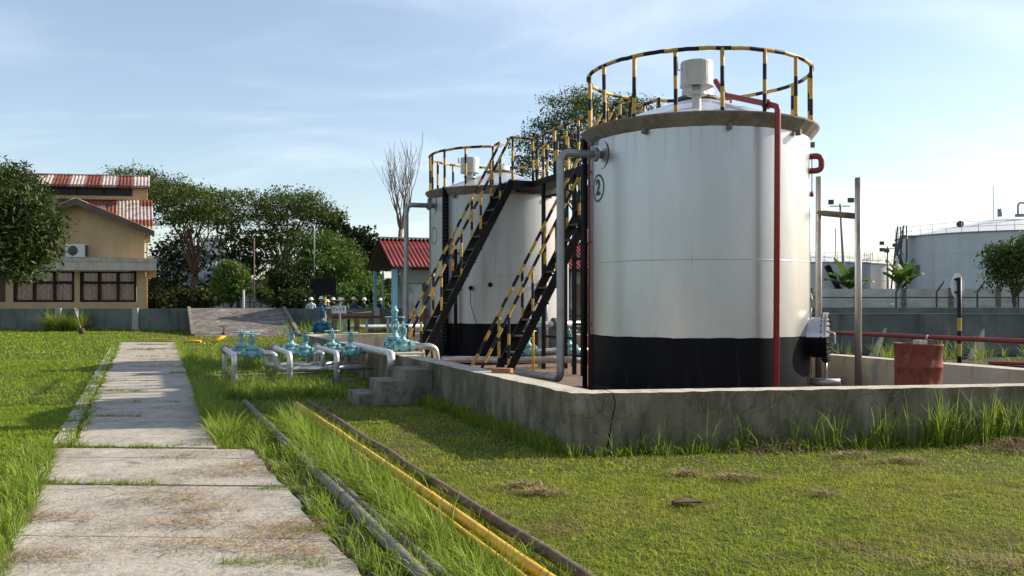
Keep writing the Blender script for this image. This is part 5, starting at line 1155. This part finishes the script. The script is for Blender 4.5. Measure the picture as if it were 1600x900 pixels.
# bare dead tree behind the shed
bt = empty('dead_tree', pz(622, 60, 0), 'leafless tree with upright twigs behind the red shed roof', 'tree'); bb = MB()
def grow(p, d, r, L_, depth):
    pts = [p]; rs = [r]; q = p.copy(); dd = d.copy(); n = 4
    for k in range(n):
        dd = (dd+Vector((RN.uniform(-.16, .16), RN.uniform(-.16, .16), .10))).normalized(); q = q+dd*(L_/n); pts.append(q.copy()); rs.append(max(r*(1-.55*(k+1)/n), .010))
    bb.tube(pts, rs, 6 if depth < 2 else 4, caps=False)
    if depth >= 5 or r < .012: return
    for k in range(4 if depth < 3 else 2):
        i = RN.choice((2, 3, 4)); az = RN.uniform(0, 6.283); sp = RN.uniform(.14, .42)
        nd = (dd+Vector((math.cos(az)*sp, math.sin(az)*sp, .12))).normalized(); grow(pts[i].copy(), nd, max(rs[i]*RN.uniform(.55, .75), .011), L_*RN.uniform(.60, .85), depth+1)
p0 = pz(621, 60, 0); bb.tube([p0, pz(622, 60, 2.2), pz(623, 60, 4.4), pz(626, 60, 6.2)], [.19, .17, .15, .14], 9)
for (dx, dz, L_) in ((-.34, 1, 2.0), (.12, 1, 2.4), (.50, 1, 2.7), (-.06, 1, 2.4), (.32, 1, 2.6), (-.2, 1, 2.2)): grow(pz(626.5, 60, 6.1), Vector((dx, RN.uniform(-.25, .25), dz)).normalized(), .085, L_, 1)
bb.build('branches', M['barkdry'], bt)

# banana plants
def banana(label, x, d, h, seed):
    r_ = random.Random(seed); e = empty('banana_plant', pz(x, d, 0), label, 'plant', 'banana plants behind the panel wall'); b = pz(x, d, 0)
    MB().tube([b, b+Vector((0, 0, h*.5)), b+Vector((.1, 0, h))], [.2, .16, .10], 10).build('stem', M['lf_banana'], e)
    for k in range(11):
        az = k*2.4+r_.uniform(-.3, .3); up = r_.choice((3.5, 2.2, 1.4, .8, .4)); Ln = r_.uniform(1.2, 1.9); mb = MB(); n = 12
        dirh = Vector((math.cos(az), math.sin(az)*.8, 0)); side = Vector((-dirh.y, dirh.x, 0)).normalized(); p = b+Vector((.1, 0, h)); ang = math.atan2(up, .7)
        for i in range(n+1):
            f = i/n; w = .40*math.sin(math.pi*min(.06+f*.95, 1))**.6*(1-.25*f)+.01
            fr = 1+.18*math.sin(i*2.7+k)
            for q in (-1, 0, 1): mb.v.append(p+side*(q*w*fr)+Vector((0, 0, -.10*abs(q)*(.3+f))))
            p = p+(dirh*math.cos(ang)+ZUP*math.sin(ang))*(Ln/n); ang -= .02+.20*f*f
        for i in range(n):
            for q in (0, 1):
                if r_.random() < .06 and i > 3: continue
                mb.f.append((i*3+q, i*3+q+1, i*3+q+4, i*3+q+3)); mb.m.append(0); mb.s.append(True)
        mb.build('leaf', M['lf_banana'], e)
banana('banana plant showing between the two H-frame pipes', 1325, 47.5, 2.3, 3)
banana('banana plant left of the oval sign, before the largest far tank', 1408, 48.0, 2.35, 8)
# ---------- grass
def blades(name, P, H, W, lean, mat, label, cat, segs=2, kind='stuff', parent=None, az=None, zf=1.0):
    """one mesh of tapering curved blades; P (n,3) roots, H heights, W widths, lean horizontal tip offset / height"""
    n = len(P); az = rng.uniform(0, 2*math.pi, n) if az is None else az
    D = np.stack([np.cos(az), np.sin(az), np.zeros(n)], 1); S = np.stack([-np.sin(az+rng.normal(size=n)*.6), np.cos(az), np.zeros(n)], 1)
    S /= np.linalg.norm(S, axis=1)[:, None]; rows = []
    for k in range(segs):
        t = k/segs; c = P+D*(H*lean*t*t)[:, None]+np.array([0, 0, zf])*(H*(t-.35*lean.clip(0, 2)*t*t))[:, None]; w = W*(1-.35*t)*.5
        rows += [c-S*w[:, None], c+S*w[:, None]]
    tip = P+D*(H*lean)[:, None]+np.array([0, 0, zf])*(H*np.maximum(1-.35*lean.clip(0, 2), .06))[:, None]
    V = np.stack(rows+[tip], 1); m = 2*segs+1; V = V.reshape(-1, 3); off = (np.arange(n)*m)[:, None]
    fl, lt = [], []
    q = np.concatenate([off+np.array([2*k, 2*k+1, 2*k+3, 2*k+2]) for k in range(segs-1)], 1) if segs > 1 else np.zeros((n, 0), int)
    tri = off+np.array([2*segs-2, 2*segs-1, 2*segs])
    F_ = np.concatenate([q, tri], 1).ravel(); LT = np.tile(np.array([4]*(segs-1)+[3]), n)
    o = np_mesh(name, V, F_, LT, mat, parent); tag(o, label, cat, kind=kind); return o
def sframe(X, Y): dx, dy = X-CO.x, Y-CO.y; return dx*NV.x+dy*NV.y, dx*PV.x+dy*PV.y
def path_mask(X, Y, m=0.0):
    near = Y < 9.85; a = np.where(near, (Y-5.4)/4.0, (Y-10.5)/24.1)
    l = np.where(near, -2.98-1.70*a, -4.90-9.7*a); r = np.where(near, -.86-1.70*a+.05, -3.36-9.15*a)
    return (X > l-m) & (X < r+m) & (Y < 36.6)
def bund_mask(X, Y, m=0.02):
    s, t = sframe(X, Y); yq = CO.y+(X-CO.x)*QV.y/QV.x
    return (s > -m) & (s < 7.55+m) & (t < 18.3+m) & (Y > yq-m)
def solid_mask(X, Y):
    s, t = sframe(X, Y)
    return path_mask(X, Y) | bund_mask(X, Y) | ((s > -1.15) & (s < 0) & (t > 5.15) & (t < 6.05)) | ((s > -2.95) & (s < -.45) & (t > 8.75) & (t < 9.15)) | ((s > -3.2) & (s < -.9) & (t > 11) & (t < 11.25))
def dike_mask(X, Y):
    s, t = sframe(X, Y); yq = CO.y+(X-CO.x)*QV.y/QV.x
    return ((X > 7.5) & (Y > 28.2-(X-8)*.155)) | ((s > 7.5) & (Y > yq+.2) & (X > 2)) | ((X > 2) & (Y > 26.5))
def vnoise(X, Y, s, seed):
    r = np.random.default_rng(seed); a = r.uniform(0, 6.28, 8); k = r.uniform(.5, 1.6, 8)*s; ph = r.uniform(0, 6.28, 8)
    return sum(np.sin(X*np.cos(a[i])*k[i]+Y*np.sin(a[i])*k[i]+ph[i]) for i in range(8))/8*1.8
# centre lines of the laid pipes: s of the strip between the grey pipes and the yellow ones
def lines(Y):   # x of the old grey pipe and of the yellow pipe at depth Y
    return -3.97+(13.86-Y)*.3985, -3.05+(13.2-Y)*.392
def sample(n, d0, d1, margin=1.25):
    Y = np.sqrt(rng.uniform(d0*d0, d1*d1, n)); X = rng.uniform(-1, 1, n)*(800/F*Y*1.12+1.6); return X, Y
def wear(X, Y): return vnoise(X, Y, 1.6, 3)
lawnP, lawnH, lawnW, lawnL = [], [], [], []; leftP, leftH, leftW, leftL = [], [], [], []
for (n, d0, d1, w, hh) in ((330000, 3.6, 8.5, .0042, .025), (205000, 8.5, 14, .0062, .030), (130000, 14, 25, .011, .042), (110000, 25, 50, .022, .05)):
    X, Y = sample(n, d0, d1); ok = ~solid_mask(X, Y) & ~((Y > 48.9) & (X < 7.2)) & ~dike_mask(X, Y)
    X, Y = X[ok], Y[ok]; l, r_ = path_edges(10) if False else (None, None)
    a = np.where(Y < 9.85, (Y-5.4)/4.0, (Y-10.5)/24.1); pl_ = np.where(Y < 9.85, -2.98-1.7*a, -4.90-9.7*a)
    left = X < pl_+.3
    wr_ = wear(X, Y); keep = left | (rng.random(len(X)) < np.clip(.95-.55*np.clip(wr_-.35, 0, 1), .25, 1)); X, Y, left, wr_ = X[keep], Y[keep], left[keep], wr_[keep]
    cl = vnoise(X, Y, 26, 21)+.7*vnoise(X, Y, 55, 22); k2 = left | (rng.random(len(X)) < .72+.28*np.clip(cl+.2, 0, 1)); X, Y, left, cl = X[k2], Y[k2], left[k2], cl[k2]
    H = hh*(.5+1.0*rng.random(len(X)))*np.where(left, 1.25, 1.0)*(1+.35*vnoise(X, Y, 3.1, 9))*(1+.22*np.clip(cl, -1, 1))*np.where(rng.random(len(X)) < .03, 2.0, 1); W = w*(.7+.8*rng.random(len(X)))*np.where(left, .8, 1.0)*np.where(rng.random(len(X)) < .04, 2.2, 1); Ln = rng.uniform(.1, 2.3, len(X))
    P = np.stack([X, Y, np.zeros(len(X))], 1)
    lawnP.append(P[~left]); lawnH.append(H[~left]); lawnW.append(W[~left]); lawnL.append(Ln[~left])
    leftP.append(P[left]); leftH.append(H[left]); leftW.append(W[left]); leftL.append(Ln[left]*.8)
cat_ = np.concatenate
blades('lawn_grass', cat_(lawnP), np.maximum(cat_(lawnH), .015), cat_(lawnW), cat_(lawnL), M['lawn'], 'short mown yellow green grass in front of the tank wall', 'grass')
blades('lawn_grass', cat_(leftP), np.maximum(cat_(leftH), .015), cat_(leftW), cat_(leftL), M['lawnleft'], 'lush green lawn left of the concrete path', 'grass')
# long grass: between and along the laid pipes, beside the path, around the manifold, at the wall feet
GP, GH, GW, GL, GA = [], [], [], [], []
def addlong(X, Y, h0, h1, wmul=1.0, l0=.1, l1=1.25, az=None, hm=None):
    if len(X) == 0: return
    H = rng.uniform(h0, h1, len(X))*(1 if hm is None else hm); GA.append(rng.uniform(0, 6.283, len(X)) if az is None else az); GP.append(np.stack([X, Y, np.zeros(len(X))], 1)); GH.append(H)
    GW.append((.0052+.00036*Y)*wmul*rng.uniform(.75, 1.35, len(X))); GL.append(rng.uniform(l0, l1, len(X)))
def tufts(n, fx, per, spread, h0, h1, **k):
    X, Y = fx(n); ox = rng.normal(size=n*per)*spread*.6; oy = rng.normal(size=n*per)*spread*.6; X = np.repeat(X, per)+ox; Y = np.repeat(Y, per)+oy
    az = np.arctan2(oy, ox)+rng.normal(size=n*per)*.7; hm = np.repeat(.6+.55*rng.random(n), per)
    ok = ~bund_mask(X, Y, .0) & ~path_mask(X, Y, -.07); addlong(X[ok], Y[ok], h0, h1, az=az[ok], hm=hm[ok], **k)
def between(fa, fb, y0, y1):
    def f(n):
        Y = rng.uniform(y0, y1, n); u = rng.random(n); lg_, ly = lines(Y); base = [lg_, ly]
        return lg_+(ly-lg_)*(fa+(fb-fa)*u), Y
    return f
tufts(420, between(.26, .88, 4.5, 13.6), 15, .05, .07, .22)
tufts(170, between(.24, .66, 4.6, 12.4), 20, .05, .20, .46)
tufts(40, between(.02, .2, 4.8, 12.8), 12, .04, .10, .30)
tufts(26, between(-.06, .1, 8.0, 9.6), 14, .05, .10, .34)
tufts(22, between(-.08, .08, 4.8, 6.4), 12, .05, .10, .30)
tufts(16, between(-.08, .05, 10.5, 12), 12, .05, .08, .24)
tufts(190, between(-.55, -.16, 4.5, 13.8), 16, .05, .07, .24)
tufts(50, between(.94, 1.12, 5.0, 13), 10, .04, .08, .24)
tufts(110, between(1.2, 1.5, 5.0, 14.5), 14, .07, .06, .20)
def stbox(s0, s1, t0, t1):
    def f(n):
        s = rng.uniform(s0, s1, n); t = rng.uniform(t0, t1, n); return CO.x+s*NV.x+t*PV.x, CO.y+s*NV.y+t*PV.y
    return f
tufts(300, stbox(-3.3, -1.1, 6.6, 8.8), 18, .07, .10, .34)
tufts(60, stbox(-1.2, -.1, 6.1, 8.8), 16, .07, .08, .22)
tufts(200, stbox(-3.5, -.2, 9.2, 10.9), 16, .07, .06, .20)
tufts(340, stbox(-3.8, -.05, 11, 24), 16, .11, .10, .30)
tufts(90, stbox(-1.9, -.2, 12.2, 16), 26, .10, .35, .75)
tufts(190, stbox(-.22, -.03, .1, 5.1), 16, .05, .08, .26)
def along_front(u0, u1, dmin, dmax):
    def f(n):
        u = rng.uniform(u0, u1, n); d = rng.uniform(dmin, dmax, n); return CO.x+QV.x*u+QV.y*d, CO.y+QV.y*u-QV.x*d
    return f
tufts(190, along_front(-.1, 7.4, .02, .24), 16, .06, .05, .22)
tufts(44, along_front(.3, 7.4, .03, .14), 7, .05, .28, .62, l0=.05, l1=.9)
tufts(48, along_front(2.6, 7.4, .03, .16), 9, .05, .3, .70, l0=.05, l1=.7)
tufts(44, along_front(3.9, 7.4, .03, .25), 16, .06, .25, .74, l0=.05, l1=.8)
# path edges, joints
def edge_of_path(side, y0, y1):
    def f(n):
        Y = rng.uniform(y0, y1, n); e = np.array([path_edges(v)[side] for v in Y]); return e+(rng.random(n)*.30-.07)*(1 if side else -1), Y
    return f
tufts(190, edge_of_path(0, 4.5, 10), 20, .05, .07, .26); tufts(260, edge_of_path(0, 10, 36), 16, .06, .05, .16); tufts(150, edge_of_path(1, 10, 34), 22, .09, .08, .30)
tufts(90, edge_of_path(1, 10.2, 15), 24, .10, .15, .40)
for jy, x0, x1, k in ((7.93, -4.0, -3.0, 44), (9.9, -4.75, -3.6, 46), (10.0, -3.6, -2.9, 10), (7.7, -2.2, -1.6, 24), (6.3, -1.55, -1.2, 16), (5.5, -1.7, -1.1, 24), (14.3, -6.1, -5.0, 10), (22, -9.0, -7.2, 22), (26, -10.6, -9.6, 20), (30, -12.3, -11.2, 40), (29.3, -12.2, -11.3, 30), (33, -13.4, -12.2, 46), (20, -7.4, -6.8, 20), (12.5, -5.6, -5.0, 20), (16, -7.0, -6.3, 26)):
    X = np.repeat(rng.uniform(x0, x1, k), 14)+rng.normal(size=k*14)*.035; Y = np.full(k*14, jy)+rng.normal(size=k*14)*.035-(X-x0)*.06
    H = rng.uniform(.03, .10, len(X)); GP.append(np.stack([X, Y, np.full(len(X), .02)], 1)); GH.append(H); GW.append((.004+.0003*Y)*np.ones(len(X))); GL.append(rng.uniform(.3, 1.6, len(X))); GA.append(rng.uniform(0, 6.283, len(X)))
# weeds at the grey wall and at the right
def rect(x0, x1, y0, y1): return lambda n: (rng.uniform(x0, x1, n), rng.uniform(y0, y1, n))
tufts(26, rect(-24.2, -22.4, 48.2, 48.8), 36, .16, .5, 1.5, wmul=1.2); tufts(130, rect(-31, -17.5, 48.4, 48.9), 10, .1, .1, .3)
tufts(90, rect(7.6, 20, 20, 26), 14, .15, .08, .28); tufts(30, rect(8.4, 16, 24.8, 26.8), 14, .12, .3, .8)
tufts(50, rect(-10.5, -6.5, 41, 47), 26, .2, .4, 1.2)
blades('long_grass', cat_(GP), cat_(GH), cat_(GW), cat_(GL), M['long'], 'uncut long grass and weeds along pipes, walls and path edges', 'grass', segs=3, az=cat_(GA))
# loose dry straw on the path and the grass, and raked heaps
SP, SH, SW, SL = [], [], [], []
def straw(cx, cy, rx, ry, n, z=.055, up=.03, h=(.04, .15), rot=0.0, heap=False):
    a = (rng.standard_t(4, size=n)*.5 if heap else rng.normal(size=n)*.42); b = (rng.standard_t(4, size=n)*.5 if heap else rng.normal(size=n)*.42); X = cx+a*rx*math.cos(rot)-b*ry*math.sin(rot); Y = cy+a*rx*math.sin(rot)+b*ry*math.cos(rot)
    Z = z+up*rng.random(n)*np.exp(-(a*a+b*b)*1.5); SP.append(np.stack([X, Y, Z], 1)); SH.append(rng.uniform(*h, n)); SW.append((.0034+.00045*Y)*rng.uniform(.7, 1.3, n)); SL.append(rng.uniform(.7, 1.5, n))
for (x, y, rx, ry, n) in ((300, 720, .55, .25, 260), (360, 748, .7, .25, 420), (290, 790, .5, .3, 320), (325, 805, .5, .2, 280), (310, 830, .7, .25, 420), (330, 868, .8, .22, 420), (60, 885, .5, .2, 380), (75, 820, .6, .2, 360), (440, 850, .45, .25, 260), (465, 835, .35, .3, 260), (260, 770, .6, .3, 160), (205, 790, .6, .2, 90), (470, 880, .35, .2, 260), (250, 565, .6, .8, 260), (265, 548, .7, 1.6, 300), (385, 735, .4, .2, 240), (205, 855, .9, .3, 120), (170, 600, .3, .6, 80)):
    p = gp(x, y); straw(p.x, p.y, rx, ry, int(n*.8))
o = blades('dry_straw', cat_(SP), cat_(SH), cat_(SW), cat_(SL), M['straw'], 'dry straw scattered over the concrete path', 'straw', segs=2, zf=.2)
SP, SH, SW, SL = [], [], [], []
heaps = ((1190, 702, .55, .26, 1700, .17), (1415, 724, .22, .10, 160, .04), (1330, 715, .22, .10, 150, .04), (850, 775, .16, .09, 150, .04), (815, 762, .14, .08, 80, .03), (1150, 752, .22, .09, 200, .05), (1075, 744, .08, .05, 40, .03), (1072, 744, .12, .08, 80, .05), (1288, 777, .09, .05, 60, .04), (1590, 705, .4, .25, 500, .16), (780, 810, .15, .1, 40, .02), (1540, 885, .6, .25, 240, .02))
for (x, y, rx, ry, n, up) in heaps:
    p = gp(x, y); straw(p.x, p.y, rx, ry, int(n*1.3), .015, up*.75, (.05, .15), heap=True)
blades('dry_clippings', cat_(SP), cat_(SH), cat_(SW), cat_(SL), M['strawgrey'], 'brown heaps of raked dry grass on the mown lawn', 'dry grass', segs=2, zf=.5)
# ---------- camera, sun, sky
cam = bpy.data.cameras.new('camera'); cam.lens = 36*F/1600; cam.sensor_width = 36; cam.shift_y = (HZ-450)/1600; cam.clip_end = 3000; cam.clip_start = .1
co = bpy.data.objects.new('camera', cam); COL.objects.link(co); co.location = (0, 0, EYE); co.rotation_euler = (math.radians(90), 0, 0); scene.camera = co
AZ, EL = math.radians(71), math.radians(28)
sd = Vector((math.sin(AZ)*math.cos(EL), math.cos(AZ)*math.cos(EL), math.sin(EL)))
sl = bpy.data.lights.new('sun', 'SUN'); sl.energy = SUN_E; sl.angle = math.radians(.53); sl.color = (1.0, .90, .76)
so = bpy.data.objects.new('sun', sl); COL.objects.link(so); so.rotation_euler = (-sd).to_track_quat('-Z', 'Y').to_euler()
w = bpy.data.worlds.new('World'); scene.world = w; w.use_nodes = True; nt = w.node_tree; nt.nodes.clear()
wo = N(nt, 'ShaderNodeOutputWorld'); bg = N(nt, 'ShaderNodeBackground'); L(nt, bg.outputs[0], wo.inputs[0])
sky = N(nt, 'ShaderNodeTexSky', sky_type='NISHITA'); sky.sun_disc = False; sky.sun_elevation = EL; sky.sun_rotation = AZ; sky.air_density = 1.0; sky.dust_density = .7; sky.ozone_density = 1.4
# thin high cloud veils: stretched noise on the sky direction
tc = N(nt, 'ShaderNodeTexCoord'); sx = N(nt, 'ShaderNodeSeparateXYZ'); L(nt, tc.outputs['Generated'], sx.inputs[0])
zz = N(nt, 'ShaderNodeMath', operation='MAXIMUM'); L(nt, sx.outputs[2], zz.inputs[0]); zz.inputs[1].default_value = .02
za = N(nt, 'ShaderNodeMath', operation='ADD'); L(nt, zz.outputs[0], za.inputs[0]); za.inputs[1].default_value = .18
dx = N(nt, 'ShaderNodeMath', operation='DIVIDE'); L(nt, sx.outputs[0], dx.inputs[0]); L(nt, za.outputs[0], dx.inputs[1])
dy = N(nt, 'ShaderNodeMath', operation='DIVIDE'); L(nt, sx.outputs[1], dy.inputs[0]); L(nt, za.outputs[0], dy.inputs[1])
cx = N(nt, 'ShaderNodeCombineXYZ'); L(nt, dx.outputs[0], cx.inputs[0]); L(nt, dy.outputs[0], cx.inputs[1])
mp = N(nt, 'ShaderNodeMapping'); L(nt, cx.outputs[0], mp.inputs[0]); mp.inputs['Scale'].default_value = (.8, 1.5, 1); mp.inputs['Rotation'].default_value = (0, 0, .5)
nz = N(nt, 'ShaderNodeTexNoise'); L(nt, mp.outputs[0], nz.inputs['Vector']); nz.inputs['Scale'].default_value = 1.3; nz.inputs['Detail'].default_value = 7; nz.inputs['Roughness'].default_value = .52; nz.inputs['Distortion'].default_value = .5
mr = N(nt, 'ShaderNodeMapRange', clamp=True, interpolation_type='SMOOTHSTEP'); L(nt, nz.outputs[0], mr.inputs[0]); mr.inputs[1].default_value = .42; mr.inputs[2].default_value = .78; mr.inputs[3].default_value = .10; mr.inputs[4].default_value = .40
mx = N(nt, 'ShaderNodeMix', data_type='RGBA'); L(nt, mr.outputs[0], mx.inputs[0]); L(nt, sky.outputs[0], mx.inputs[6]); mx.inputs[7].default_value = CLOUD
L(nt, mx.outputs[2], bg.inputs[0]); bg.inputs[1].default_value = SKY_S
scene.view_settings.view_transform = 'Standard'; scene.view_settings.look = 'None'; scene.view_settings.exposure = EXPO; scene.view_settings.gamma = 1; scene.view_settings.use_curve_mapping = False
scene.render.engine = 'CYCLES'; scene.cycles.max_bounces = 6; scene.cycles.diffuse_bounces = 3; scene.cycles.transparent_max_bounces = 6; scene.cycles.use_denoising = True
